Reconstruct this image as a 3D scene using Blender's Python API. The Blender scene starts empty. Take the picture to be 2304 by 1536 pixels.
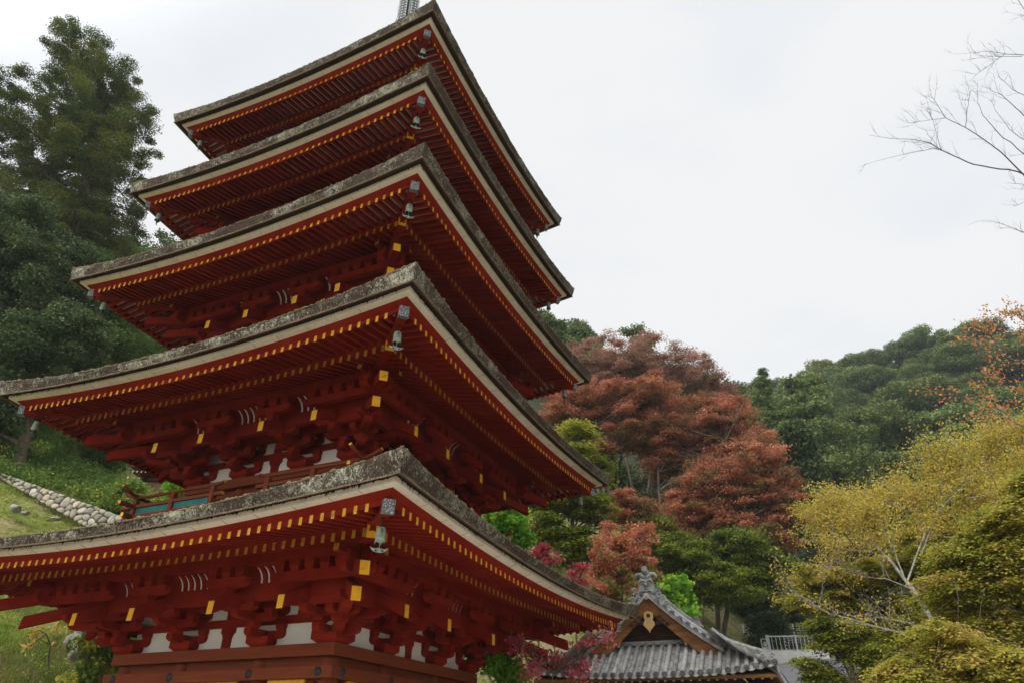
import bpy, math, random
import numpy as np
from mathutils import Vector, Matrix
R = math.radians
random.seed(7)
rng = np.random.default_rng(7)
scene = bpy.context.scene
COL = scene.collection

# ------------------------------------------------------------------ camera
CAM = np.array([10.576, -12.838, 0.146])
YAW, PITCH, ROLL, FOC = 0.4329, 0.5473, 0.0148, 1543.3
_f = np.array([-math.sin(YAW)*math.cos(PITCH), math.cos(YAW)*math.cos(PITCH), math.sin(PITCH)])
_r = np.array([math.cos(YAW), math.sin(YAW), 0.0]); _u = np.cross(_r, _f)
_c, _s = math.cos(ROLL), math.sin(ROLL)
RIGHT, UP, FWD = _c*_r+_s*_u, -_s*_r+_c*_u, _f
cam = bpy.data.cameras.new('camera'); cam.sensor_width = 36.0; cam.lens = 36.0*FOC/2304.0
cam.clip_start = 0.1; cam.clip_end = 2000
camo = bpy.data.objects.new('camera', cam); COL.objects.link(camo)
camo.matrix_world = Matrix(((RIGHT[0], UP[0], -FWD[0], CAM[0]), (RIGHT[1], UP[1], -FWD[1], CAM[1]),
                            (RIGHT[2], UP[2], -FWD[2], CAM[2]), (0, 0, 0, 1)))
scene.camera = camo

def ray(u, v):
    d = RIGHT*((u-1152)/FOC) + UP*((768-v)/FOC) + FWD
    return d/np.linalg.norm(d)
def at(u, v, D):                       # the point that lies D metres away (on the map) in that direction
    d = ray(u, v); return CAM + d*(D/math.hypot(d[0], d[1]))

# ------------------------------------------------------------------ sky, sun, exposure
world = bpy.data.worlds.new('World'); scene.world = world; world.use_nodes = True
nt = world.node_tree; nt.nodes.clear()
SUN_EL, SUN_AZ = R(48), R(205)         # azimuth clockwise from +Y
sky = nt.nodes.new('ShaderNodeTexSky'); sky.sky_type = 'NISHITA'; sky.sun_disc = False
sky.sun_elevation = SUN_EL; sky.sun_rotation = SUN_AZ; sky.air_density = 1.2; sky.dust_density = 3.0
bg1 = nt.nodes.new('ShaderNodeBackground'); bg1.inputs['Strength'].default_value = 0.10
nt.links.new(sky.outputs[0], bg1.inputs[0])
tc = nt.nodes.new('ShaderNodeTexCoord')
mp = nt.nodes.new('ShaderNodeMapping'); mp.inputs['Scale'].default_value = (1.0, 1.0, 2.2)
nz = nt.nodes.new('ShaderNodeTexNoise'); nz.inputs['Scale'].default_value = 2.3; nz.inputs['Detail'].default_value = 5
nz.inputs['Roughness'].default_value = 0.5
nt.links.new(tc.outputs['Generated'], mp.inputs[0]); nt.links.new(mp.outputs[0], nz.inputs[0])
rp = nt.nodes.new('ShaderNodeValToRGB')
rp.color_ramp.elements[0].position = 0.30; rp.color_ramp.elements[0].color = (0.86, 0.90, 0.95, 1)
rp.color_ramp.elements[1].position = 0.55; rp.color_ramp.elements[1].color = (0.965, 0.968, 0.972, 1)
nt.links.new(nz.outputs[0], rp.inputs[0])
bg2 = nt.nodes.new('ShaderNodeBackground'); bg2.inputs['Strength'].default_value = 1.0
nt.links.new(rp.outputs[0], bg2.inputs[0])
# the cloud cover is much brighter round the hidden sun, high and behind the viewer
dp = nt.nodes.new('ShaderNodeVectorMath'); dp.operation = 'DOT_PRODUCT'; nt.links.new(tc.outputs['Generated'], dp.inputs[0])
dp.inputs[1].default_value = (math.sin(SUN_AZ)*math.cos(SUN_EL), math.cos(SUN_AZ)*math.cos(SUN_EL), math.sin(SUN_EL))
br = nt.nodes.new('ShaderNodeMapRange'); br.interpolation_type = 'SMOOTHSTEP'; nt.links.new(dp.outputs['Value'], br.inputs[0])
br.inputs[1].default_value = 0.50; br.inputs[2].default_value = 1.0; br.inputs[3].default_value = 1.0; br.inputs[4].default_value = 3.6
nt.links.new(br.outputs[0], bg2.inputs['Strength'])
mx = nt.nodes.new('ShaderNodeMixShader'); mx.inputs[0].default_value = 0.93
nt.links.new(bg1.outputs[0], mx.inputs[1]); nt.links.new(bg2.outputs[0], mx.inputs[2])
wo = nt.nodes.new('ShaderNodeOutputWorld'); nt.links.new(mx.outputs[0], wo.inputs[0])
sun = bpy.data.lights.new('sun', 'SUN'); sun.energy = 1.5; sun.angle = R(18); sun.color = (1.0, 0.95, 0.88)
suno = bpy.data.objects.new('sun', sun); COL.objects.link(suno)
_sd = Vector((math.sin(SUN_AZ)*math.cos(SUN_EL), math.cos(SUN_AZ)*math.cos(SUN_EL), math.sin(SUN_EL)))
suno.rotation_euler = _sd.to_track_quat('Z', 'Y').to_euler()
vs = scene.view_settings; vs.view_transform = 'Standard'; vs.look = 'None'; vs.exposure = 0.0; vs.gamma = 1.0
vs.use_curve_mapping = False
try:
    scene.cycles.max_bounces = 6; scene.cycles.diffuse_bounces = 3; scene.cycles.glossy_bounces = 2
    scene.cycles.transmission_bounces = 3; scene.cycles.use_denoising = True
except Exception: pass

# ------------------------------------------------------------------ materials
def srgb(r, g, b):
    f = lambda c: c/12.92 if c <= 0.04045 else ((c+0.055)/1.055)**2.4
    return (f(r/255), f(g/255), f(b/255), 1)
def lin(r, g, b): return (r, g, b, 1)

class Mat:
    def __init__(s, name):
        s.m = bpy.data.materials.new(name); s.m.use_nodes = True; s.t = s.m.node_tree
        s.b = s.t.nodes['Principled BSDF']; s.b.inputs['Roughness'].default_value = 0.7
        s.b.inputs['Specular IOR Level'].default_value = 0.18
    def n(s, t, **k):
        o = s.t.nodes.new(t)
        for a, v in k.items(): setattr(o, a, v)
        return o
    def l(s, a, b): s.t.links.new(a, b)
    def coords(s, scale=(1, 1, 1), kind='Object'):
        c = s.n('ShaderNodeTexCoord'); m = s.n('ShaderNodeMapping'); m.inputs['Scale'].default_value = scale
        s.l(c.outputs[kind], m.inputs[0]); return m.outputs[0]
    def noise(s, vec, scale, detail=4, rough=0.6, dist=0.0):
        o = s.n('ShaderNodeTexNoise'); o.inputs['Scale'].default_value = scale; o.inputs['Detail'].default_value = detail
        o.inputs['Roughness'].default_value = rough; o.inputs['Distortion'].default_value = dist
        s.l(vec, o.inputs['Vector']); return o.outputs[0]
    def ramp(s, fac, stops):
        o = s.n('ShaderNodeValToRGB'); e = o.color_ramp.elements
        while len(e) < len(stops): e.new(0.5)
        for x, (p, c) in zip(e, stops): x.position = p; x.color = c
        s.l(fac, o.inputs[0]); return o.outputs[0]
    def mix(s, fac, a, b, mode='MIX'):
        o = s.n('ShaderNodeMix', data_type='RGBA', blend_type=mode)
        for i, x in ((0, fac), (6, a), (7, b)):
            if isinstance(x, (tuple, float, int)): o.inputs[i].default_value = x
            else: s.l(x, o.inputs[i])
        return o.outputs[2]
    def color(s, c): s.l(c, s.b.inputs['Base Color'])
    def bump(s, h, strength=0.4, dist=0.02):
        o = s.n('ShaderNodeBump'); o.inputs['Strength'].default_value = strength; o.inputs['Distance'].default_value = dist
        s.l(h, o.inputs['Height']); s.l(o.outputs[0], s.b.inputs['Normal'])

def simple(name, c1, c2, scale=3.0, rough=0.7, bump=0.2, dist=0.01, vec=(1, 1, 1), lo=0.3, hi=0.7, detail=5):
    m = Mat(name); v = m.coords(vec); n = m.noise(v, scale, detail)
    m.color(m.ramp(n, [(lo, c1), (hi, c2)])); m.b.inputs['Roughness'].default_value = rough
    if bump: m.bump(m.noise(v, scale*6, 3), bump, dist)
    return m.m

def red_paint():
    m = Mat('vermilion_paint'); v = m.coords(); n = m.noise(v, 1.3, 6, 0.65); g = m.noise(m.coords((3, 3, 30)), 2.0, 4); f = m.noise(v, 22, 5, 0.75)
    c = m.ramp(n, [(0.28, lin(0.155, 0.008, 0.004)), (0.5, lin(0.228, 0.0135, 0.005)), (0.72, lin(0.275, 0.025, 0.008))])
    c = m.mix(m.ramp(g, [(0.5, lin(0, 0, 0)), (0.72, lin(0.5, 0.5, 0.5))]), c, lin(0.14, 0.020, 0.010))
    c = m.mix(m.ramp(f, [(0.60, lin(0, 0, 0)), (0.78, lin(0.4, 0.4, 0.4))]), c, lin(0.27, 0.055, 0.025))
    g_ = m.n('ShaderNodeNewGeometry'); c = m.mix(1.0, c, m.ramp(g_.outputs['Random Per Island'], [(0.0, lin(0.72, 0.74, 0.8)), (0.6, lin(1, 1, 1)), (1.0, lin(1.10, 1.22, 1.2))]), 'MULTIPLY')
    m.color(c); m.b.inputs['Roughness'].default_value = 0.85; m.b.inputs['Specular IOR Level'].default_value = 0.08; m.bump(g, 0.2, 0.004); return m.m
def old_red():
    m = Mat('weathered_vermilion_paint'); v = m.coords((0.7, 0.7, 9)); n = m.noise(v, 2.2, 7, 0.7)
    c = m.ramp(n, [(0.3, lin(0.125, 0.022, 0.007)), (0.55, lin(0.175, 0.035, 0.009)), (0.8, lin(0.22, 0.060, 0.016))])
    m.color(c); m.b.inputs['Roughness'].default_value = 0.7; m.bump(n, 0.15, 0.004); return m.m
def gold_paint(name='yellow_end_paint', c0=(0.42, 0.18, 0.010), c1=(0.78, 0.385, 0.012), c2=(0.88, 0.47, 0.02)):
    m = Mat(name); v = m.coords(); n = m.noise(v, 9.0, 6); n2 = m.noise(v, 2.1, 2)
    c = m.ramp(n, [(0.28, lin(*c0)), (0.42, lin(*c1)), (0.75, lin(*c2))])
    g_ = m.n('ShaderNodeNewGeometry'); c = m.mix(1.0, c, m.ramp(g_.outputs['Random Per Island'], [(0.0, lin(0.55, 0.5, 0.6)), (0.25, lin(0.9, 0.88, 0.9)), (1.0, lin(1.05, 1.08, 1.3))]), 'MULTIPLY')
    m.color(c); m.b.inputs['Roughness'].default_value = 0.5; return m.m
def cream_board():
    m = Mat('cream_painted_board'); v = m.coords(); n = m.noise(v, 1.6, 6); st = m.noise(v, 11, 4)
    c = m.ramp(n, [(0.3, lin(0.72, 0.62, 0.49)), (0.7, lin(0.86, 0.77, 0.64))])
    c = m.mix(m.ramp(st, [(0.62, lin(0, 0, 0)), (0.78, lin(0.5, 0.5, 0.5))]), c, lin(0.32, 0.25, 0.16))
    dr = m.noise(m.coords((9, 9, 1.2)), 1.6, 5, 0.7); c = m.mix(m.ramp(dr, [(0.54, lin(0, 0, 0)), (0.72, lin(0.55, 0.55, 0.55))]), c, lin(0.38, 0.30, 0.20))
    m.color(c); m.b.inputs['Roughness'].default_value = 0.85; return m.m
def thatch_face():
    m = Mat('lichened_bark_thatch'); v = m.coords((1, 1, 1)); vs_ = m.coords((22, 22, 3))
    big = m.noise(v, 1.1, 4, 0.6); mid = m.noise(v, 10, 6, 0.8, 0.3); fine = m.noise(vs_, 2.2, 4, 0.7)
    dark = m.ramp(fine, [(0.3, lin(0.022, 0.013, 0.010)), (0.7, lin(0.10, 0.070, 0.048))])
    lich = m.ramp(m.noise(v, 17, 3), [(0.3, lin(0.17, 0.17, 0.11)), (0.7, lin(0.52, 0.50, 0.40))])
    a = m.n('ShaderNodeMath', operation='ADD'); m.l(mid, a.inputs[0]); m.l(big, a.inputs[1])
    b = m.n('ShaderNodeMath', operation='MULTIPLY_ADD'); m.l(fine, b.inputs[0]); b.inputs[1].default_value = 0.45; m.l(a.outputs[0], b.inputs[2])
    sp = m.noise(m.coords((1, 1, 0.8)), 48, 3, 0.6); sp2 = m.n('ShaderNodeMath', operation='MULTIPLY_ADD'); m.l(sp, sp2.inputs[0]); sp2.inputs[1].default_value = 0.85; m.l(b.outputs[0], sp2.inputs[2])
    mr = m.n('ShaderNodeMapRange'); m.l(sp2.outputs[0], mr.inputs[0]); mr.inputs[1].default_value = 1.66; mr.inputs[2].default_value = 1.88
    # lichen mask is weakened on faces whose normal points toward +x
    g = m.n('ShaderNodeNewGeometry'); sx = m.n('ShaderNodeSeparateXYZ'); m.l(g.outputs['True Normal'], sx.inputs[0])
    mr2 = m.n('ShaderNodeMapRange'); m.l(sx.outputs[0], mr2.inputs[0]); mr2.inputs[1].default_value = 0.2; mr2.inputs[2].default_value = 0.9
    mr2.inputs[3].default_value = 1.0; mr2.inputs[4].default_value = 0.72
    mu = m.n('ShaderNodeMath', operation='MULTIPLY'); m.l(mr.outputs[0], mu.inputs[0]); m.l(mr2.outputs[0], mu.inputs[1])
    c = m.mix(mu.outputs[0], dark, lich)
    m.color(c); m.b.inputs['Roughness'].default_value = 0.95; m.bump(b.outputs[0], 0.9, 0.03); return m.m
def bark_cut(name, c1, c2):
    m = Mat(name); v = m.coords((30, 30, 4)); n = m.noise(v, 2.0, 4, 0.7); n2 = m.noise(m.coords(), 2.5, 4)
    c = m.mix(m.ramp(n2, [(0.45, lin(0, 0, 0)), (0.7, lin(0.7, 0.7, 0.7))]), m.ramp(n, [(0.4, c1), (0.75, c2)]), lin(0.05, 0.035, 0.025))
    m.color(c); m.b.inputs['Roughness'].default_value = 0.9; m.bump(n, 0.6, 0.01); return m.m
def silver_cap():
    m = Mat('embossed_silver_fitting'); v = m.coords(); vo = m.n('ShaderNodeTexVoronoi', feature='DISTANCE_TO_EDGE')
    vo.inputs['Scale'].default_value = 30; m.l(v, vo.inputs['Vector'])
    m.color(m.ramp(vo.outputs[0], [(0.08, lin(0.10, 0.11, 0.11)), (0.25, lin(0.42, 0.44, 0.44))]))
    m.b.inputs['Metallic'].default_value = 0.35; m.b.inputs['Roughness'].default_value = 0.5; m.bump(vo.outputs[0], 0.6, 0.01); return m.m

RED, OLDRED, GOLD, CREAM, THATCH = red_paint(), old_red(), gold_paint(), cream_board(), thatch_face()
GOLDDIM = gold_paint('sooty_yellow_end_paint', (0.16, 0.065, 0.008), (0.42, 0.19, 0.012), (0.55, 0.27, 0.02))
TRIM = bark_cut('cut_bark_edge', lin(0.09, 0.06, 0.035), lin(0.38, 0.28, 0.18))
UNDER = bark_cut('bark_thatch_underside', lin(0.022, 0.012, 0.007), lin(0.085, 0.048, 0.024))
MOSS = simple('dry_yellow_moss', lin(0.15, 0.12, 0.06), lin(0.44, 0.36, 0.21), 26, 1.0, 1.0, 0.04, (1, 1, 1), 0.3, 0.65, 6)
PLASTER = simple('white_plaster', lin(0.66, 0.61, 0.54), lin(0.80, 0.76, 0.69), 1.4, 0.85, 0.06, 0.004)
SILVER = silver_cap()
TEAL = simple('teal_painted_slats', lin(0.015, 0.14, 0.13), lin(0.04, 0.25, 0.22), 6, 0.6, 0.1)
IRON = simple('blackened_iron', lin(0.015, 0.015, 0.016), lin(0.05, 0.05, 0.05), 20, 0.45, 0.1)
BRONZE = simple('verdigris_bronze', lin(0.12, 0.16, 0.12), lin(0.36, 0.40, 0.30), 14, 0.6, 0.2, 0.004)
BRONZED = simple('dark_bronze_inside', lin(0.02, 0.022, 0.02), lin(0.05, 0.05, 0.045), 14, 0.6, 0.2, 0.004)
FINIAL = simple('weathered_bronze_finial', lin(0.16, 0.20, 0.17), lin(0.30, 0.34, 0.30), 5, 0.6, 0.1)
DARKWOOD = simple('dark_aged_wood', lin(0.035, 0.018, 0.010), lin(0.10, 0.05, 0.025), 3, 0.7, 0.3, 0.01, (1, 1, 6))
TIMBER = simple('varnished_cedar_board', lin(0.13, 0.050, 0.014), lin(0.30, 0.13, 0.04), 2, 0.6, 0.2, 0.006, (1, 5, 6))
PALEWOOD = simple('pale_carved_wood', lin(0.42, 0.25, 0.10), lin(0.62, 0.42, 0.20), 7, 0.7, 0.2, 0.006, (6, 1, 1))
def tile_mat():
    m = Mat('silver_grey_roof_tile'); v = m.coords(); g_ = m.n('ShaderNodeNewGeometry'); n = m.noise(v, 3.5, 7, 0.7); n2 = m.noise(v, 1.2, 4)
    c = m.ramp(n, [(0.3, lin(0.17, 0.17, 0.165)), (0.5, lin(0.36, 0.36, 0.35)), (0.75, lin(0.52, 0.52, 0.50))])
    c = m.mix(m.ramp(n2, [(0.52, lin(0, 0, 0)), (0.7, lin(0.6, 0.6, 0.6))]), c, lin(0.30, 0.28, 0.21))
    c = m.mix(1.0, c, m.ramp(g_.outputs['Random Per Island'], [(0.0, lin(0.66, 0.66, 0.68)), (1.0, lin(1.12, 1.12, 1.1))]), 'MULTIPLY'); m.color(c)
    m.b.inputs['Roughness'].default_value = 0.55; m.bump(n, 0.3, 0.008); return m.m
TILE = tile_mat()
TILEPAN = simple('worn_pan_tile', lin(0.16, 0.15, 0.14), lin(0.52, 0.49, 0.45), 4.5, 0.6, 0.3, 0.008)
TILEDK = simple('dark_tile_end', lin(0.05, 0.05, 0.055), lin(0.20, 0.20, 0.20), 9, 0.6, 0.3, 0.008)
BROWNROOF = simple('brown_bark_roof', lin(0.12, 0.07, 0.03), lin(0.30, 0.19, 0.09), 3, 0.85, 0.3, 0.01)
def stones():
    m = Mat('river_stone'); v = m.coords(); g = m.n('ShaderNodeNewGeometry')
    c = m.ramp(g.outputs['Random Per Island'], [(0.0, lin(0.26, 0.24, 0.20)), (0.35, lin(0.40, 0.37, 0.30)), (0.6, lin(0.46, 0.40, 0.29)), (0.8, lin(0.52, 0.49, 0.42)), (1.0, lin(0.56, 0.44, 0.27))])
    n = m.noise(v, 5, 7, 0.7); c = m.mix(m.ramp(n, [(0.35, lin(0.55, 0.55, 0.55)), (0.6, lin(0, 0, 0))]), c, lin(0.10, 0.10, 0.07)); m.color(c)
    m.b.inputs['Roughness'].default_value = 0.9; m.bump(n, 0.5, 0.03); return m.m
STONE = stones()
STONEGAP = simple('dark_joint_earth', lin(0.03, 0.028, 0.02), lin(0.09, 0.08, 0.05), 5, 0.95, 0.4)  # dark earth sheet behind the stones, seen in the joints
ROCK = simple('pale_field_rock', lin(0.13, 0.12, 0.09), lin(0.40, 0.37, 0.32), 2.5, 0.9, 0.6, 0.04, detail=9)
CONCRETE = simple('pale_concrete', lin(0.50, 0.50, 0.48), lin(0.70, 0.70, 0.68), 2, 0.9, 0.2)
ASPHALT = simple('grey_asphalt', lin(0.09, 0.09, 0.10), lin(0.16, 0.16, 0.17), 6, 0.9, 0.2)
GALV = simple('galvanised_steel', lin(0.42, 0.43, 0.44), lin(0.60, 0.61, 0.62), 6, 0.45, 0.05)
BARK = simple('grey_brown_bark', lin(0.055, 0.042, 0.030), lin(0.17, 0.135, 0.10), 5, 0.95, 0.6, 0.03, (1, 1, 0.3))
BARKDK = simple('dark_twig_bark', lin(0.050, 0.040, 0.048), lin(0.11, 0.085, 0.095), 8, 0.9, 0.3, 0.01)
LICHEN = simple('lichened_cherry_bark', lin(0.11, 0.10, 0.08), lin(0.40, 0.39, 0.34), 9, 0.95, 0.5, 0.02)

def leaf_mat(name, stops, trans=0.35, rough=0.6, spec=0.2):
    m = Mat(name); t = m.t
    a = m.n('ShaderNodeAttribute', attribute_name='tint')
    c = m.ramp(a.outputs['Fac'], stops)
    m.color(c); m.b.inputs['Roughness'].default_value = rough; m.b.inputs['Specular IOR Level'].default_value = spec
    tr = m.n('ShaderNodeBsdfTranslucent'); m.l(c, tr.inputs[0])
    mxs = m.n('ShaderNodeMixShader'); mxs.inputs[0].default_value = trans
    m.l(m.b.outputs[0], mxs.inputs[1]); m.l(tr.outputs[0], mxs.inputs[2])
    m.l(mxs.outputs[0], t.nodes['Material Output'].inputs[0]); return m.m
L_CEDAR = leaf_mat('cedar_foliage', [(0.00, lin(0.038, 0.067, 0.013)), (0.45, lin(0.093, 0.130, 0.023)), (0.80, lin(0.175, 0.196, 0.033)), (1.00, lin(0.252, 0.217, 0.050))], 0.3)
L_DARK = leaf_mat('evergreen_oak_foliage', [(0.00, lin(0.034, 0.062, 0.018)), (0.50, lin(0.075, 0.112, 0.034)), (0.85, lin(0.138, 0.174, 0.062)), (1.00, lin(0.253, 0.280, 0.130))], 0.25)
L_GREEN = leaf_mat('green_leaves', [(0.00, lin(0.040, 0.080, 0.014)), (0.50, lin(0.095, 0.165, 0.028)), (1.00, lin(0.210, 0.270, 0.060))], 0.35)
L_LIME = leaf_mat('bright_green_leaves', [(0.0, lin(0.090, 0.225, 0.018)), (0.5, lin(0.195, 0.435, 0.038)), (0.85, lin(0.360, 0.600, 0.060)), (1.0, lin(0.675, 0.720, 0.090))], 0.4)
L_RED = leaf_mat('russet_maple_leaves', [(0.00, lin(0.140, 0.128, 0.033)), (0.18, lin(0.227, 0.128, 0.049)), (0.50, lin(0.389, 0.134, 0.074)), (0.85, lin(0.518, 0.194, 0.108)), (1.00, lin(0.604, 0.290, 0.166))], 0.45)
L_RUST = leaf_mat('dull_rust_leaves', [(0.00, lin(0.175, 0.136, 0.079)), (0.40, lin(0.340, 0.175, 0.122)), (0.80, lin(0.464, 0.242, 0.178)), (1.00, lin(0.536, 0.310, 0.227))], 0.45)
L_ORANGE = leaf_mat('coral_dogwood_leaves', [(0.00, lin(0.140, 0.170, 0.025)), (0.25, lin(0.420, 0.180, 0.060)), (0.60, lin(0.580, 0.190, 0.110)), (1.00, lin(0.680, 0.270, 0.200))], 0.45)
L_PINK = leaf_mat('crimson_dogwood_leaves', [(0.00, lin(0.300, 0.048, 0.051)), (0.50, lin(0.550, 0.090, 0.111)), (1.00, lin(0.720, 0.237, 0.230))], 0.45)
L_YGREEN = leaf_mat('yellow_green_maple_leaves', [(0.00, lin(0.083, 0.132, 0.015)), (0.45, lin(0.209, 0.253, 0.026)), (1.00, lin(0.462, 0.429, 0.070))], 0.45)
L_OLIVE = leaf_mat('olive_maple_leaves', [(0.00, lin(0.125, 0.166, 0.029)), (0.40, lin(0.295, 0.312, 0.039)), (0.75, lin(0.430, 0.396, 0.057)), (0.92, lin(0.521, 0.396, 0.078)), (1.00, lin(0.567, 0.369, 0.131))], 0.5)
L_YELLOW = leaf_mat('yellow_cherry_leaves', [(0.00, lin(0.213, 0.237, 0.042)), (0.40, lin(0.504, 0.432, 0.073)), (0.75, lin(0.640, 0.497, 0.104)), (1.00, lin(0.698, 0.411, 0.134))], 0.45)
L_AMBER = leaf_mat('amber_cherry_leaves', [(0.0, lin(0.204, 0.195, 0.058)), (0.5, lin(0.535, 0.300, 0.098)), (1.0, lin(0.637, 0.210, 0.117))], 0.4)
L_HILL = leaf_mat('far_broadleaf_foliage', [(0.00, lin(0.043, 0.068, 0.017)), (0.50, lin(0.102, 0.143, 0.034)), (1.00, lin(0.205, 0.231, 0.061))], 0.25)
L_HILL2 = leaf_mat('far_blue_green_foliage', [(0.00, lin(0.058, 0.090, 0.028)), (0.50, lin(0.122, 0.180, 0.052)), (1.00, lin(0.232, 0.282, 0.079))], 0.25)
L_HILL3 = leaf_mat('far_olive_foliage', [(0.00, lin(0.075, 0.089, 0.020)), (0.50, lin(0.149, 0.172, 0.038)), (1.00, lin(0.248, 0.256, 0.069))], 0.25)
L_GRASS = leaf_mat('hill_grass', [(0.0, lin(0.137, 0.225, 0.032)), (0.5, lin(0.312, 0.413, 0.064)), (0.8, lin(0.507, 0.506, 0.126)), (1.0, lin(0.702, 0.544, 0.270))], 0.4)
L_BUSH = leaf_mat('mixed_shrub_leaves', [(0.0, lin(0.072, 0.146, 0.026)), (0.5, lin(0.182, 0.293, 0.054)), (0.9, lin(0.344, 0.429, 0.090)), (1.0, lin(0.850, 0.741, 0.090))], 0.35)

# ------------------------------------------------------------------ mesh builder
class MB:
    def __init__(s): s.v = []; s.f = []; s.m = []; s.sm = []
    def add(s, vs, fs, mat=0, smooth=False, mats=None):
        o = len(s.v); s.v.extend([tuple(map(float, p)) for p in vs])
        for i, f in enumerate(fs):
            s.f.append(tuple(o+k for k in f)); s.m.append(mats[i] if mats else mat); s.sm.append(smooth)
    def box(s, c, size, mat=0, M=None):
        x, y, z = size[0]/2, size[1]/2, size[2]/2
        vs = [Vector((a*x, b*y, d*z)) for d in (-1, 1) for a, b in ((-1, -1), (1, -1), (1, 1), (-1, 1))]
        vs = [(M @ p if M else p) + Vector(c) for p in vs]
        s.add(vs, [(3, 2, 1, 0), (4, 5, 6, 7), (0, 1, 5, 4), (1, 2, 6, 5), (2, 3, 7, 6), (3, 0, 4, 7)], mat)
    def beam(s, p0, p1, w, h, mat=0, endmat=None, endmat0=None, plumb=False):
        p0, p1 = Vector(p0), Vector(p1); d = (p1-p0).normalized()
        side = Vector((-d.y, d.x, 0)).normalized() if abs(d.z) < 0.999 else Vector((1, 0, 0))
        up = side.cross(d)*-1
        if up.z < 0: up = -up
        if plumb: up = Vector((0, 0, 1))
        vs = [p + side*(a*w/2) + up*(b*h/2) for p in (p0, p1) for a, b in ((-1, -1), (1, -1), (1, 1), (-1, 1))]
        s.add(vs, [(0, 1, 2, 3), (7, 6, 5, 4), (0, 4, 5, 1), (1, 5, 6, 2), (2, 6, 7, 3), (3, 7, 4, 0)], mat,
              mats=[mat if endmat0 is None else endmat0, mat if endmat is None else endmat, mat, mat, mat, mat])
    def prism(s, poly, O, ax, ay, az, t, mat=0):            # polygon in (ax, ay), thickness t about O along az
        O, ax, ay, az = Vector(O), Vector(ax), Vector(ay), Vector(az); n = len(poly)
        vs = [O + ax*a + ay*b + az*(k*t/2) for k in (-1, 1) for a, b in poly]
        s.add(vs, [tuple(range(n))[::-1], tuple(range(n, 2*n))] + [(i, (i+1) % n, n+(i+1) % n, n+i) for i in range(n)], mat)
    def frustum(s, c, w0, w1, z0, z1, mat=0):
        vs = [(c[0]+a*w/2, c[1]+b*w/2, z) for w, z in ((w0, z0), (w1, z1)) for a, b in ((-1, -1), (1, -1), (1, 1), (-1, 1))]
        s.add(vs, [(3, 2, 1, 0), (4, 5, 6, 7), (0, 1, 5, 4), (1, 2, 6, 5), (2, 3, 7, 6), (3, 0, 4, 7)], mat)
    def block(s, c, w, z0, z1, mat=0):
        k = z0+(z1-z0)*0.42
        s.frustum(c, w*0.72, w, z0, k, mat); s.frustum(c, w*1.0, w*1.0, k, z1, mat)
    def lathe(s, prof, O=(0, 0, 0), n=16, mat=0, cap=True, M=None):
        vs = []; fs = []
        for r, z in prof:
            for i in range(n):
                p = Vector((r*math.cos(2*math.pi*i/n), r*math.sin(2*math.pi*i/n), z)); vs.append((M @ p if M else p)+Vector(O))
        for j in range(len(prof)-1):
            for i in range(n): a, b = j*n+i, j*n+(i+1) % n; fs.append((a, b, b+n, a+n))
        s.add(vs, fs, mat, True)
        if cap:
            o = len(s.v)-len(vs)
            for k in (0, len(prof)-1):
                if prof[k][0] > 1e-4: s.f.append(tuple(o+k*n+i for i in (range(n) if k else range(n-1, -1, -1)))); s.m.append(mat); s.sm.append(False)
    def tube(s, pts, rad, n=6, mat=0, cap=True, endmat=None):
        pts = [Vector(p) for p in pts]; vs = []; fs = []; ref = None
        for i, p in enumerate(pts):
            d = (pts[min(i+1, len(pts)-1)]-pts[max(i-1, 0)]); d = d.normalized() if d.length > 1e-9 else Vector((0, 0, 1))
            if ref is None: ref = Vector((0, 0, 1)) if abs(d.z) < 0.9 else Vector((1, 0, 0))
            a = d.cross(ref).normalized(); b = d.cross(a).normalized(); ref = a.cross(d)*1.0
            r = rad[i] if hasattr(rad, '__len__') else rad
            for k in range(n): t = 2*math.pi*k/n; vs.append(p+a*(r*math.cos(t))+b*(r*math.sin(t)))
        for j in range(len(pts)-1):
            for i in range(n): q, w = j*n+i, j*n+(i+1) % n; fs.append((q, w, w+n, q+n))
        s.add(vs, fs, mat, True)
        if cap:
            o = len(s.v)-len(vs)
            for k, e in ((0, n-1), (len(pts)-1, 0)):
                s.f.append(tuple(o+k*n+i for i in range(n))); s.m.append(mat if endmat is None else endmat); s.sm.append(False)
    def build(s, name, mats, parent=None, off=(0, 0, 0)):
        me = bpy.data.meshes.new(name); o = Vector(off)
        me.from_pydata([Vector(p)-o for p in s.v] if off != (0, 0, 0) else s.v, [], s.f)
        for m in (mats if isinstance(mats, (list, tuple)) else [mats]): me.materials.append(m)
        me.polygons.foreach_set('material_index', s.m); me.polygons.foreach_set('use_smooth', s.sm); me.update()
        return link(name, me, parent)
def link(name, me, parent=None):
    o = bpy.data.objects.new(name, me); COL.objects.link(o)
    if parent: o.parent = parent
    return o
def tag(o, label=None, cat=None, group=None, kind=None):
    if label: o['label'] = label
    if cat: o['category'] = cat
    if group: o['group'] = group
    if kind: o['kind'] = kind
    return o
def thing(name, label, cat, loc=(0, 0, 0), rz=0.0, group=None):
    o = bpy.data.objects.new(name, None); COL.objects.link(o); o.location = loc; o.rotation_euler = (0, 0, rz)
    o.empty_display_size = 0.3
    return tag(o, label, cat, group)
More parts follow.
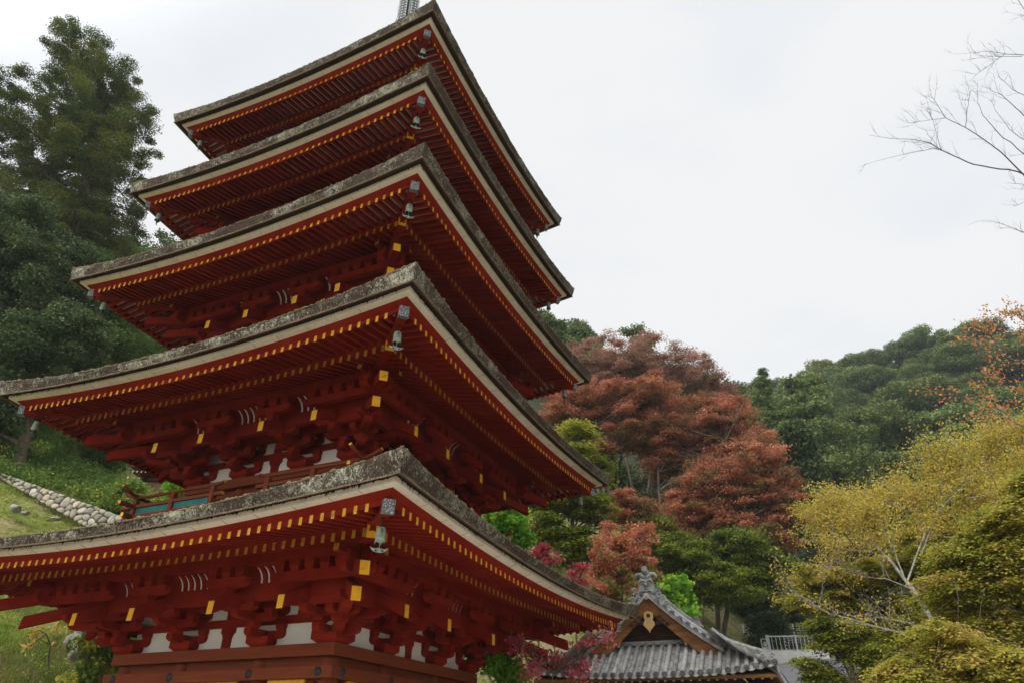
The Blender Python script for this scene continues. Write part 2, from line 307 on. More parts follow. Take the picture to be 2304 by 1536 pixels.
def quads_mesh(name, V, nper, tint, mat, parent=None):        # V: (N*nper,3) separate little faces
    n = len(V)//nper; me = bpy.data.meshes.new(name)
    me.vertices.add(len(V)); me.vertices.foreach_set('co', np.ascontiguousarray(V, dtype=np.float32).ravel())
    me.loops.add(len(V)); me.loops.foreach_set('vertex_index', np.arange(len(V), dtype=np.int32))
    me.polygons.add(n); me.polygons.foreach_set('loop_start', np.arange(0, len(V), nper, dtype=np.int32))
    try: me.polygons.foreach_set('loop_total', np.full(n, nper, dtype=np.int32))
    except Exception: pass
    a = me.attributes.new('tint', 'FLOAT', 'FACE'); a.data.foreach_set('value', np.clip(tint, 0, 1).astype(np.float32))
    me.materials.append(mat); me.update(calc_edges=True); me.validate()
    return link(name, me, parent)

# ------------------------------------------------------------------ the five-storey pagoda
BASE = (0.0, 0.0, -1.9)
PG = thing('pagoda', 'five storeyed vermilion pagoda with bark thatched roofs and rows of yellow rafter ends', 'pagoda', BASE)
HALF = [5.690, 5.293, 5.0, 4.653, 4.385]        # eave half widths (thatch bottom corner)
ZC = [3.325, 6.808, 10.03, 13.062, 15.999]      # corner heights
COLA = [2.43, 2.11, 1.90, 1.66, 1.46]           # corner column axis
COLB = [0.94, 0.80, 0.72, 0.64, 0.57]           # inner column axis
NRAF = [54, 51, 49, 46, 44]
RISES = [0.25, 0.295, 0.31, 0.31, 0.31]
THICK = [0.165, 0.18, 0.215, 0.225, 0.20]
MOSSY = [1.0, 0.9, 0.85, 0.7, 0.6]
def rot4(k): return Matrix.Rotation(k*math.pi/2, 3, 'Z')
def ring(mb, prof, zm, rise, N, mat=0, closed=True, jit=None, smooth=False):
    n = len(prof); vs = []; fs = []; T = 4*N
    for k in range(4):
        c, s_ = (1, 0, -1, 0)[k], (0, 1, 0, -1)[k]
        for j in range(N):
            s = -1+2*j/N; L = abs(s)**1.9*rise
            for i, (h, dz, lf, *ex) in enumerate(prof):
                x, y, z = s*h, -h, zm+dz+L*lf+(ex[0]*abs(s)**3.2 if ex else 0)
                if jit is not None:
                    a, b = jit(k*N+j, i); y -= a; z += b
                    if j == 0: x -= a
                vs.append((c*x-s_*y, s_*x+c*y, z))
    for t in range(T):
        u = (t+1) % T
        for i in range(n if closed else n-1):
            q = (i+1) % n; fs.append((t*n+i, u*n+i, u*n+q, t*n+q))
    mb.add(vs, fs, mat, smooth)
def side(k, x, o, z):                            # a point of side k: x along the wall, o outwards from the axis
    p = rot4(k) @ Vector((x, -o, 0)); return Vector((p.x, p.y, z))

rafters_f, rafters_b = [], []                    # (distance, end, start...) gathered over all the roofs
bells = []
for i in range(5):
    a, b, w, zc = COLA[i], COLB[i], HALF[i], ZC[i]; RISE = RISES[i]; TH = THICK[i]; EX = 0.335-TH
    s = (w-a)/3.26; zm = zc-RISE; zp = zc-1.51
    o1, o2, o3, o4 = a+0.40*s, a+0.80*s, a+1.19*s, a+1.47*s
    ye, yb = a+2.88*s, a+2.12*s                  # flying and base rafter ends
    def lift(x, y): return RISE*(abs(x)/w)**1.9*max(0.0, min(1.0, (y-o3)/(w-o3)))**0.75
    # ---- roof covering
    N = 120; r = np.random.default_rng(40+i)
    lump = np.convolve(r.normal(0, 1, 4*N+8), np.ones(3)/3, 'same')[4:4+4*N]*0.012
    if i < 4: hi_, ztop = COLA[i+1]+0.88, (ZC[i+1]-1.51)-0.93
    else: hi_, ztop = 0.42, zm+2.9
    top = []
    for t in np.linspace(0, 1, 9):
        h = (w+0.05)*(1-t)+hi_*t
        top.append((h, TH*(1-t)+(ztop-zm)*t-0.28*math.sin(math.pi*t)*(1.5 if i == 4 else 1)*0.8, max(0, 1-t)**1.6, EX*max(0, 1-t)**2))
    inn = a+2.3*s
    prof = top[::-1]+[(w+0.035, TH*0.62, 1, EX*0.62), (w+0.004, TH*0.28, 1, EX*0.28), (w-0.02, 0.002, 1), (w-0.17, 0.055, 1), (inn, 0.24, 0.85)]
    mb = MB(); ring(mb, prof, zm, RISE, N, 0, True, lambda t, q: ((lump[t], lump[(t*7) % (4*N)]*0.8) if 7 <= q <= 9 else (0, 0)))
    mb.m = [0]*len(mb.m); nn = len(prof)
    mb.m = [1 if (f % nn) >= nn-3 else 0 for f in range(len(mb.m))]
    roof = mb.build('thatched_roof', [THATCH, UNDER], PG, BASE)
    mb = MB(); M2 = 200                          # ragged line of cut bark along the bottom edge
    cut = r.normal(0, 0.0022, 4*M2)
    ring(mb, [(w+0.008, 0.020, 1), (w+0.004, -0.004, 1), (w-0.035, 0.004, 1), (w-0.02, 0.018, 1)], zm, RISE, M2, 0, True,
         lambda t, q: ((cut[t]*1.0, cut[t]*1.2) if q in (0, 1) else (0, 0)))
    tr = mb.build('cut_bark_edge', TRIM, roof, BASE)
    mb = MB(); M3 = 420                          # moss roll along the upper edge
    big = np.convolve(r.normal(0, 1.2, 4*M3+20), np.ones(3)/3, 'same')[10:10+4*M3]
    rad = np.clip(0.007+0.009*MOSSY[i]*(0.8+1.1*big)+r.normal(0, 0.0055, 4*M3), 0.003, 0.05)
    ang = np.linspace(0, 2*math.pi, 7)[:-1]
    ring(mb, [(w+0.040, TH-0.010, 1, EX)]*6, zm, RISE, M3, 0, True,
         lambda t, q: (rad[t]*math.cos(ang[q])*1.3, rad[t]*(0.25+math.sin(ang[q])*0.95)), True)
    mb.build('moss_fringe', MOSS, roof, BASE)
    # ---- cream board, red eave beam, soffit boards, beam between the rafter rows
    c0 = 0.155+0.003*i
    c1 = w-(a+2.97*s)
    mb = MB(); ring(mb, [(w-c1, -0.062, 1), (w-c0-0.005, -0.038, 1), (w-c0, -0.035, 1), (w-c0+0.004, 0.030, 1), (w-c0-0.07, 0.09, 1), (w-c1, 0.09, 1)], zm, RISE, 60)
    for k in range(4):                           # butt joints of the boards: thin dark gaps
        for x in np.arange(-w+0.9, w-0.4, 0.62):
            x = x+r.uniform(-0.08, 0.08)
            z0 = zm+lift(x, w)*1.0
            xx = x*(w-c0)/w
            p0 = side(k, xx, w-c0-0.004, zm-0.0395+RISE*(abs(xx)/(w-c0))**1.9); p1 = side(k, xx, w-c1+0.01, zm-0.062+RISE*(abs(xx)/(w-c1))**1.9)
            mb.beam(p0, p1, 0.0035, 0.004, 1)
    mb.build('eave_board', [CREAM, DARKWOOD], PG, BASE)
    mb = MB()                                    # loose bark fibres hanging under the thatch, in front of the board
    for k in range(4):
        for x in r.uniform(-w+0.25, w-0.25, int(110*w)):
            o_ = w-c0+r.uniform(0.004, 0.03); z_ = zm+0.052+RISE*(abs(x)/w)**1.9; l_ = abs(r.normal(0, 0.022))+0.012; wd_ = r.uniform(0.006, 0.03); ov = r.normal(0, 0.012)
            mb.add([side(k, x-wd_, o_, z_), side(k, x+wd_, o_, z_), side(k, x+ov, o_+0.004, z_-l_)], [(0, 1, 2)])
    tag(mb.build('bark_fibres', UNDER, roof, BASE), kind='stuff')
    mb = MB(); ring(mb, [(w-c1+0.004, -0.06, 1), (ye+0.004, -0.143, 0.97), (ye-0.012, -0.145, 0.97), (ye-0.013, -0.224, 0.97), (ye-0.07, -0.215, 0.95), (w-c1-0.14, -0.06, 1)], zm, RISE, 60)
    mb.build('eave_beam', RED, PG, BASE)
    mb = MB()
    ring(mb, [(w-c1-0.12, -0.106, 0.95), (yb-0.02, 0.050, 0.62), (yb-0.02, 0.08, 0.62), (w-c1-0.12, -0.065, 0.95)], zm, RISE, 48)
    ring(mb, [(yb-0.05, -0.072, 0.55), (o3, RISE-0.055, 0.0), (a*0.75, RISE+0.29, 0.0), (a*0.75, RISE+0.34, 0.0), (o3, RISE, 0), (yb-0.05, -0.01, 0.55)], zm, RISE, 48)
    mb.build('soffit_board', PLASTER, PG, BASE)
    mb = MB(); ring(mb, [(yb+0.004, -0.055, 0.6), (yb+0.003, -0.122, 0.55), (yb-0.012, -0.124, 0.55), (yb-0.013, -0.206, 0.55), (yb-0.11, -0.185, 0.55), (yb-0.11, -0.02, 0.6)], zm, RISE, 48)
    mb.build('rafter_beam', RED, PG, BASE)
    # ---- rafters
    span = ye-0.36
    for k in range(4):
        for j in range(NRAF[i]):
            x = -span+2*span*j/(NRAF[i]-1)
            y0 = max(yb-0.14, abs(x)+0.02)
            if y0 < ye-0.08:
                f0 = (y0-yb)/(ye-yb)
                p1 = side(k, x, ye, zm-0.169+lift(x, ye)*0.97); p0 = side(k, x, y0, zm-0.004-0.165*f0+lift(x, y0))
                q = Vector((0, 0, r.normal(0, 0.002))); rafters_f.append((p0, p1+q, 0.058+r.normal(0, 0.0012), 0.114+r.normal(0, 0.0015)))
            y0 = max(a*0.9, abs(x)+0.02)
            if y0 < yb-0.1:
                sl = (RISE+0.025)/(yb-o3)
                p1 = side(k, x, yb, zm-0.154+lift(x, yb)*0.8); p0 = side(k, x, y0, zm-0.154+sl*(yb-y0)+lift(x, y0)*0.8)
                q = Vector((0, 0, r.normal(0, 0.002))); rafters_b.append((p0, p1+q, 0.064+r.normal(0, 0.0012), 0.126+r.normal(0, 0.0015)))
    # ---- hip rafters with their fittings, one per corner
    for k in range(4):
        mb = MB(); P = lambda d, z: side(k, d, d, z)
        e, z1 = ye+0.0, zc-0.285
        mb.beam(P(a*0.8, zm+0.52), P(yb-0.05, zc-0.315), 0.17, 0.20, 0, 1)
        mb.beam(P(yb-0.45, zc-0.07), P(e, z1), 0.155, 0.185, 0)
        hip = mb.build('hip_rafter', [RED, GOLD], PG, BASE)
        mb = MB(); d = (P(e, z1)-P(yb-0.45, zc-0.07)).normalized()
        mb.beam(P(e, z1)-d*0.10, P(e, z1)+d*0.012, 0.166, 0.196, 0)
        mb.build('silver_end_cap', SILVER, hip, BASE)
        bells.append((i, k, P(yb+0.62*(e-yb), z1-0.085+0.045*(1-0.62))))
    # ---- purlin, curved rib coving, bracket ceilings and continuous bracket beams
    mb = MB()
    ring(mb, [(o3+0.075, zp+1.15-zm, 0), (o3+0.075, zp+1.31-zm, 0), (o3-0.075, zp+1.33-zm, 0), (o3-0.075, zp+1.15-zm, 0)], zm, 0, 2)
    for k in range(4):                           # the purlins run past the corner, painted ends
        mb.beam(side(k, o3-0.1, o3, zp+1.135), side(k, o3+0.56*s, o3, zp+1.14), 0.10, 0.13, 0, 1)
        mb.beam(side(k, -o3+0.1, o3, zp+1.135), side(k, -o3-0.56*s, o3, zp+1.14), 0.10, 0.13, 0, 1)
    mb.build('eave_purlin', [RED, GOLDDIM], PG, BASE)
    mb = MB(); cv = []
    for t in np.linspace(0, 1, 6): cv.append((o2+0.07+(o3-0.08-o2-0.07)*(1-math.cos(t*math.pi/2)), zp+0.925+0.26*math.sin(t*math.pi/2)))
    ring(mb, [(h, z-zm, 0) for h, z in cv]+[(h-0.05, z-zm+0.03, 0) for h, z in cv[::-1]], zm, 0, 2, 0)
    for k in range(4):
        for g0, g1 in ((-a+0.44, -b-0.40), (-b+0.40, b-0.40), (b+0.40, a-0.44)):
            nn_ = max(2, int(round((g1-g0)/0.165)))
            for q in range(nn_):
                x = g0+(g1-g0)*(q+0.5)/nn_
                for (h0, z0), (h1, z1) in zip(cv[:-1], cv[1:]):
                    mb.add([side(k, x-0.036, h0+0.004, z0-0.004), side(k, x+0.036, h0+0.004, z0-0.004), side(k, x+0.036, h1+0.004, z1-0.004), side(k, x-0.036, h1+0.004, z1-0.004)], [(0, 1, 2, 3)], 1)
                    mb.beam(side(k, x+(g1-g0)/nn_/2, h0+0.016, z0-0.016), side(k, x+(g1-g0)/nn_/2, h1+0.016, z1-0.016), (g1-g0)/nn_-0.075, 0.045, 0)
    mb.build('ribbed_cove', [RED, PLASTER], PG, BASE)
    mb = MB()
    for o, z0, z1, t in ((o2, zp+0.645, zp+0.935, 0.13), (o1, zp+0.645, zp+0.79, 0.12)):
        ring(mb, [(o+t/2, z0-zm, 0), (o+t/2, z1-zm, 0), (o-t/2, z1-zm, 0), (o-t/2, z0-zm, 0)], zm, 0, 2)
    ring(mb, [(o2-0.08, zp+0.785-zm, 0), (a-0.1, zp+0.80-zm, 0), (a-0.1, zp+0.84-zm, 0), (o2-0.08, zp+0.83-zm, 0)], zm, 0, 2)
    mb.build('bracket_beam', RED, PG, BASE)
    # ---- walls
    zf = -1.9 if i == 0 else zp-0.88
    mb = MB(); ring(mb, [(a, zf-zm, 0), (a, zp+0.85-zm, 0), (a-0.12, zp+0.85-zm, 0), (a-0.12, zf-zm, 0)], zm, 0, 2)
    mb.build('plaster_wall', PLASTER, PG, BASE)
    mb = MB(); ring(mb, [(a+0.03, zp+0.385-zm, 0), (a+0.03, zp+0.53-zm, 0), (a-0.1, zp+0.53-zm, 0), (a-0.1, zp+0.385-zm, 0)], zm, 0, 2)
    for k in range(4):
        flare = [(-0.10, 0), (0.10, 0), (0.105, 0.2), (0.13, 0.27), (0.17, 0.30), (0.17, 0.384), (-0.17, 0.384), (-0.17, 0.30), (-0.13, 0.27), (-0.105, 0.2)]
        mb.prism(flare, side(k, 0, a+0.005, zp), rot4(k) @ Vector((1, 0, 0)), (0, 0, 1), rot4(k) @ Vector((0, -1, 0)), 0.05)
        mb.prism([(-0.1, 0.532), (0.1, 0.532), (0.1, 0.80), (-0.1, 0.80)], side(k, 0, a+0.005, zp), rot4(k) @ Vector((1, 0, 0)), (0, 0, 1), rot4(k) @ Vector((0, -1, 0)), 0.05)
    mb.build('wall_beam', RED, PG, BASE)
    pw = 0.23 if i == 0 else 0.21
    mb = MB(); ring(mb, [(a+pw, -0.195, 0), (a+pw, 0.0, 0), (a-0.15, 0.0, 0), (a-0.15, -0.195, 0)], zp, 0, 2)
    mb.build('wall_plate', OLDRED, PG, BASE)
    mb = MB(); ring(mb, [(a+0.07, -0.36, 0), (a+0.07, -0.197, 0), (a-0.1, -0.197, 0), (a-0.1, -0.36, 0)], zp, 0, 2)
    mb.build('tie_beam', OLDRED, PG, BASE)
    rc = 0.165 if i == 0 else 0.15
    colmb = None
    for k in range(4):
        for x in (-b, b, a):
            cx = side(k, x, a, 0)
            mb = MB(); mb.lathe([(rc, zf), (rc, zp-0.28), (rc*0.9, zp-0.197)], (cx.x, cx.y, 0), 16)
            mb.build('column', OLDRED, PG, BASE)
    if i == 0:
        mb = MB(); q = a+0.285
        ring(mb, [(q, -0.545, 0), (q, -0.362, 0), (a-0.1, -0.362, 0), (a-0.1, -0.545, 0)], zp, 0, 2)
        ng = mb.build('rail_beam', OLDRED, PG, BASE)
        for k in range(4):
            for x in (-a, -b, b, a):
                mb = MB(); Mr = Matrix.Rotation(math.pi/2, 3, 'X'); Mr = rot4(k) @ Mr
                c = side(k, x, q-0.002, zp-0.452)
                mb.lathe([(0.075, 0), (0.072, 0.012), (0.045, 0.02), (0.03, 0.034), (0.0, 0.04)], c, 14, 0, True, Mr)
                mb.build('nail_cover', IRON, ng, BASE)
            for x0, x1 in ((-a+0.2, -b-0.2), (-b+0.2, b-0.2), (b+0.2, a-0.2)):
                dn, up_ = Vector((0, 0, 1)), rot4(k)
                X, Y = rot4(k) @ Vector((1, 0, 0)), rot4(k) @ Vector((0, -1, 0))
                mb = MB(); c = side(k, (x0+x1)/2, a+0.06, 0); ww = (x1-x0)
                for px, pz, sx, sz in ((-ww/2+0.05, -0.30, 0.10, 3.1), (ww/2-0.05, -0.30, 0.10, 3.1), (0, zp-0.60, ww-0.2, 0.09)):
                    mb.box((c.x+X.x*px, c.y+X.y*px, pz), (sx, 0.12, sz), 0, rot4(k))
                door = mb.build('door_frame', OLDRED, PG, BASE)
                mb = MB()
                for px, pz, sx, sz in ((-ww/2+0.125, -0.30, 0.05, 3.0), (ww/2-0.125, -0.30, 0.05, 3.0), (0, zp-0.575, ww-0.3, 0.05)):
                    mb.box((c.x+X.x*px+Y.x*0.05, c.y+X.y*px+Y.y*0.05, pz), (sx, 0.12, sz), 0, rot4(k))
                mb.build('yellow_trim', GOLD, door, BASE)
                mb = MB(); mb.box((c.x, c.y, -0.32), (ww-0.32, 0.06, 2.9), 0, rot4(k)); mb.build('door_panel', OLDRED, door, BASE)
    else:
        # ---- balcony with its handrail
        hb = a+0.84; z0 = zp-0.88
        mb = MB(); ring(mb, [(hb+0.06, z0-0.09-zm, 0), (hb+0.06, z0-zm, 0), (a-0.05, z0-zm, 0), (a-0.05, z0-0.09-zm, 0)], zm, 0, 2)
        mb.build('balcony_floor', OLDRED, PG, BASE)
        for k in range(4):
            mb = MB()
            for sg in (-1, 1):
                xs = [0.46, 0.62, 0.9, 1.4, hb-0.35, hb, hb+0.22, hb+0.42]; dz = [0.05, 0.015, 0, 0, 0, 0.015, 0.07, 0.16]
                mb.tube([side(k, sg*x, hb, zp-0.375+d) for x, d in zip(xs, dz)], 0.036, 8, 0, True, 1)
                mb.beam(side(k, sg*0.44, hb, zp-0.57), side(k, sg*(hb+0.40), hb, zp-0.57), 0.075, 0.07, 0, 1, 1)
                mb.beam(side(k, sg*0.50, hb, zp-0.80), side(k, sg*(hb+0.26), hb, zp-0.80), 0.085, 0.09, 0, 1, 1)
            rail = mb.build('handrail', [OLDRED, GOLD], PG, BASE)
            for sg in (-1, 1):
                for x in (0.72, (0.72+hb)/2, hb):
                    if x == hb and sg < 0: continue
                    c = side(k, sg*x, hb, 0); mb = MB()
                    mb.box((c.x, c.y, zp-0.70), (0.105, 0.105, 0.36)); mb.frustum((c.x, c.y), 0.07, 0.115, zp-0.535, zp-0.47); mb.box((c.x, c.y, zp-0.44), (0.10, 0.10, 0.06))
                    mb.build('post', OLDRED, rail, BASE)
                mb = MB()
                for zz in (-0.73, -0.695, -0.66, -0.625):
                    mb.beam(side(k, sg*0.78, hb-0.01, zp+zz), side(k, sg*(hb-0.06), hb-0.01, zp+zz), 0.03, 0.026)
                mb.build('slat_panel', TEAL, rail, BASE)
    # ---- bracket clusters on every column
    def arm(mb, O, d, L0, L1, z0, h=0.135, wd=0.15, sq0=False, sq1=False):
        O = Vector(O); d = Vector(d)
        p = [(L0, h), (L0, h*0.42)] + ([(L0+0.03, h*0.2), (L0+0.08, 0.05*h), (L0+0.15, 0)] if not sq0 else [(L0, 0)])
        p += ([(L1-0.15, 0), (L1-0.08, 0.05*h), (L1-0.03, h*0.2)] if not sq1 else [(L1, 0)])+[(L1, h*0.42), (L1, h)]
        mb.prism(p, O+Vector((0, 0, z0)), d, (0, 0, 1), Vector((-d.y, d.x, 0)), wd)
    X, Yo = Vector((1, 0, 0)), Vector((0, -1, 0)); d1, d2, d3, d4 = 0.40*s, 0.80*s, 1.19*s, 1.47*s
    def tail(mb, O, d, end, zend, slope, wd=0.13, ht=0.19, root=-0.25):
        O, d = Vector(O), Vector(d)
        mb.beam(O+d*root+Vector((0, 0, zend+slope*(end-root))), O+d*end+Vector((0, 0, zend)), wd, ht, 0, 1)
        for q in (-1, -2): mb.v[q] = tuple(Vector(mb.v[q])-(d-Vector((0, 0, slope)))*0.055)   # raked end: the lower edge reaches further out
        for q in (-3, -4): mb.v[q] = tuple(Vector(mb.v[q])+(d-Vector((0, 0, slope)))*0.03)
    def mid_cluster():
        mb = MB(); O = (0, 0, 0)
        mb.frustum((0, 0), 0.34, 0.50, 0.0, 0.065); mb.box((0, 0, 0.117), (0.50, 0.50, 0.105))
        arm(mb, O, X, -0.43, 0.43, 0.14); arm(mb, O, Yo, -0.1, d1+0.12, 0.142, sq0=True)
        for p in ((-0.34, 0), (0.34, 0), (0, -d1)): mb.block(p, 0.19, 0.272, 0.386)
        arm(mb, O, X, -0.44, 0.44, 0.535, wd=0.14); arm(mb, (0, -d1, 0), X, -0.46, 0.46, 0.388, 0.13); arm(mb, O, Yo, -0.1, d2+0.12, 0.39, 0.13, sq0=True)
        for p in ((-0.35, 0), (0.35, 0)): mb.block(p, 0.18, 0.668, 0.79)
        for p in ((-0.36, -d1), (0.36, -d1), (0, -d1), (0, -d2)): mb.block(p, 0.18, 0.515, 0.646)
        arm(mb, (0, -d2, 0), X, -0.36, 0.36, 0.50, 0.12, 0.13)
        for p in ((-0.27, -d2), (0.27, -d2)): mb.block(p, 0.165, 0.615, 0.70)
        mb.block((0, -d3), 0.19, 0.66, 0.83); arm(mb, (0, -d3, 0), X, -0.46, 0.46, 0.82, 0.15, 0.14)
        for x in (-0.31, 0, 0.31): mb.block((x, -d3), 0.20, 0.968, 1.152)
        t = MB(); tail(t, O, Yo, d4, 0.445, 0.46/s)
        return mb, [t]
    def corner_cluster():                        # local: outwards along -y and +x
        mb = MB(); O = (0, 0, 0); D = Vector((1, -1, 0)).normalized()
        mb.frustum((0, 0), 0.36, 0.54, 0.0, 0.065); mb.box((0, 0, 0.117), (0.54, 0.54, 0.105))
        for d in (X, Yo):
            arm(mb, O, d, -0.43, d1+0.12, 0.14 if d is X else 0.142); arm(mb, O, d, -0.62, d2+0.12, 0.388 if d is X else 0.391, 0.13)
            q = Yo if d is X else X
            arm(mb, q*d1, d, -0.46, d1+0.34, 0.389 if d is X else 0.392, 0.13); arm(mb, q*d2, d, -0.44, d2+0.30, 0.52 if d is X else 0.523, 0.12, 0.13)
            arm(mb, q*d3, d, -0.50, d3+0.36, 0.82 if d is X else 0.823, 0.15, 0.14)
            mb.block((d*d1)[:2], 0.19, 0.272, 0.386); mb.block((d*-0.34)[:2], 0.19, 0.272, 0.386); mb.block((d*d2)[:2], 0.18, 0.516, 0.645)
            for l in (-0.36, 0.0, d1+0.24): mb.block((q*d1+d*l)[:2], 0.18, 0.517, 0.647)
            for l in (-0.31, 0.0, 0.31, 0.62, 0.93, d3+0.24): mb.block((q*d3+d*l)[:2], 0.20, 0.969, 1.151)
        arm(mb, O, D, 0.1, d1*1.414+0.14, 0.144, 0.134, 0.16, sq0=True); arm(mb, O, D, 0.1, d2*1.414+0.14, 0.394, 0.13, 0.16, sq0=True)
        mb.block((D*d1*1.414)[:2], 0.22, 0.273, 0.388); mb.block((D*d2*1.414)[:2], 0.22, 0.518, 0.66); mb.block((D*d3*1.414)[:2], 0.24, 0.86, 1.153)
        ts = []
        for d in (X, Yo): t = MB(); tail(t, O, d, d4, 0.445, 0.46/s); ts.append(t)
        t = MB(); tail(t, O, D, d4*1.414, 0.465, 0.46/s/1.414, 0.15, 0.20); ts.append(t)
        t = MB(); tail(t, O, D, (d4+0.38*s)*1.414, 0.735, 0.36/s/1.414, 0.15, 0.20); ts.append(t)
        return mb, ts
    for fn, spots in ((mid_cluster, (-b, b)), (corner_cluster, (a,))):
        mb, ts = fn(); proto = None
        for k in range(4):
            for x in spots:
                c = side(k, x, a, zp)
                if proto is None:
                    br = proto = mb.build('bracket', RED, PG); kids = [t.build('tail_rafter', [RED, GOLD], br) for t in ts]
                else:
                    br = proto.copy(); COL.objects.link(br); br.parent = PG
                    for kk in kids: q = kk.copy(); COL.objects.link(q); q.parent = br
                br.location = (c.x-BASE[0], c.y-BASE[1], c.z-BASE[2]); br.rotation_euler = (0, 0, k*math.pi/2)

def lay_rafters(lst, name, gm):
    camv = Vector(CAM)
    order = sorted(range(len(lst)), key=lambda j: (lst[j][1]-camv).length)
    for j in order[:96]:
        p0, p1, w_, h_ = lst[j]; mb = MB(); mb.beam(p0, p1, w_, h_, 0, 1, plumb=True); mb.build(name, [RED, gm], PG, BASE)
    mb = MB()
    for j in order[96:]:
        p0, p1, w_, h_ = lst[j]; mb.beam(p0, p1, w_, h_, 0, 1, plumb=True)
    tag(mb.build(name+'_rows', [RED, gm], PG, BASE), kind='stuff')
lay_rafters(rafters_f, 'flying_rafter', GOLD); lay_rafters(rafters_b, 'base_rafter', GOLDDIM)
mb = MB(); mb.box((0, 0, -2.1), (6.6, 6.6, 0.4)); mb.build('stone_podium', STONE, PG, BASE)
# finial above the top roof
mb = MB(); mb.box((0, 0, 18.75), (1.0, 1.0, 0.7)); mb.lathe([(0.45, 19.1), (0.42, 19.3), (0.2, 19.5), (0.09, 19.55), (0.09, 28.0)], n=14)
for q in range(9): mb.lathe([(0.42-0.02*q, 20+0.36*q), (0.46-0.02*q, 20.05+0.36*q), (0.42-0.02*q, 20.1+0.36*q), (0.08, 20.05+0.36*q)], n=20, cap=False)
mb.lathe([(0.0, 27.9), (0.16, 28.1), (0.2, 28.3), (0.12, 28.5), (0.0, 28.75)], n=14)
fin = mb.build('finial', FINIAL, PG, BASE)
for q in range(4):                               # openwork flame plates
    mb = MB(); d = Vector((math.cos(q*math.pi/2+0.5), math.sin(q*math.pi/2+0.5), 0)); rr = random.Random(q)
    pt = lambda x, z: d*x+Vector((0, 0, z))
    for z0 in np.arange(23.7, 26.6, 0.17):
        x0 = 0.1
        ctrl = [pt(0.09, z0), pt(0.18, z0+0.06), pt(0.27, z0+0.17), pt(0.34, z0+0.34), pt(0.38+0.06*rr.random(), z0+0.52)]
        mb.tube(ctrl, [0.022, 0.02, 0.018, 0.014, 0.006], 5)
        c = (0.20, z0+0.25); mb.tube([pt(c[0]+0.075*math.cos(t), c[1]+0.075*math.sin(t)) for t in np.linspace(0, 5.2, 9)], 0.013, 5)
        c = (0.33, z0+0.10); mb.tube([pt(c[0]+0.05*math.cos(t), c[1]+0.05*math.sin(t)) for t in np.linspace(1, 6.0, 8)], 0.011, 5)
    mb.build('flame_plate', BRONZED, fin, BASE)

# wind bells under the roof corners (each hangs, so each is a thing)
LV = ['lowest', 'second', 'middle', 'fourth', 'topmost']
CORN = {0: 'near corner facing the viewer', 1: 'right-hand corner', 3: 'left-hand corner'}
def make_bell(hang, lab, k):
    t = thing('wind_bell', lab, 'wind bell', tuple(hang), k*math.pi/2+math.pi/4, 'wind bells under the pagoda eaves')
    mb = MB(); mb.box((0, 0, -0.015), (0.05, 0.05, 0.03))
    for q in range(2):
        z = -0.055-0.045*q; M = Matrix.Rotation(q*math.pi/2, 3, 'Z')
        mb.tube([M @ Vector((0.018*math.cos(a_), 0, z+0.03*math.sin(a_))) for a_ in np.linspace(0, 2*math.pi, 9)], 0.006, 5)
    mb.build('hanger_chain', IRON, t)
    mb = MB(); n = 28; prof = [(0.012, -0.135), (0.055, -0.145), (0.062, -0.17), (0.066, -0.24), (0.070, -0.33), (0.078, -0.40)]
    vs, fs = [], []
    for j, (r_, z) in enumerate(prof+[(0.070, -0.395), (0.058, -0.33), (0.05, -0.19)]):
        for q in range(n):
            an = 2*math.pi*q/n; dz = 0.045*(abs(math.sin(an*2))**0.8) if j in (5, 6) else 0
            vs.append((r_*math.cos(an), r_*math.sin(an)*0.9, z+dz))
    for j in range(8):
        for q in range(n): A, B_ = j*n+q, j*n+(q+1) % n; fs.append((A, B_, B_+n, A+n))
    mb.add(vs, fs, 0, True, mats=[0 if j < 5 else 1 for j in range(8) for q in range(n)])
    for an in np.linspace(0, 2*math.pi, 20)[:-1]:
        mb.box((0.066*math.cos(an), 0.06*math.sin(an), -0.205), (0.012, 0.012, 0.012))
    mb.box((0, -0.0602, -0.195), (0.018, 0.006, 0.06), 1); mb.box((0.0, 0.0602, -0.195), (0.018, 0.006, 0.06), 1)
    mb.build('bell_body', [BRONZE, BRONZED], t)
    mb = MB(); mb.tube([(0, 0, -0.22), (0, 0, -0.43)], 0.006, 5)
    out = [(math.sin(x)*0.125, -0.405-0.08*math.cos(x*1.05)) for x in np.linspace(-1.5, 1.5, 13)]
    inn_ = [(-0.05, -0.445), (0.05, -0.445)]
    poly = out+[(0.10, -0.43), (0.06, -0.43), (0.0, -0.42), (-0.06, -0.43), (-0.10, -0.43)]
    mb.prism(poly, (0, 0, 0), (1, 0, 0), (0, 0, 1), (0, 1, 0), 0.008)
    for sx in (-1, 1): mb.prism([(sx*0.045+0.018*math.cos(x), -0.458+0.014*math.sin(x)) for x in np.linspace(0, 2*math.pi, 9)[:-1]], (0, 0, 0), (1, 0, 0), (0, 0, 1), (0, 1, 0), 0.011, 1)
    mb.build('wind_plate', [BRONZE, BRONZED], t)
for i, k, p in bells:
    if k == 2: continue
    if k == 3 and i == 0: continue
    make_bell(p+Vector((0, 0, 0.03)), f'green bronze wind bell under the {CORN[k]} of the {LV[i]} pagoda roof', k)

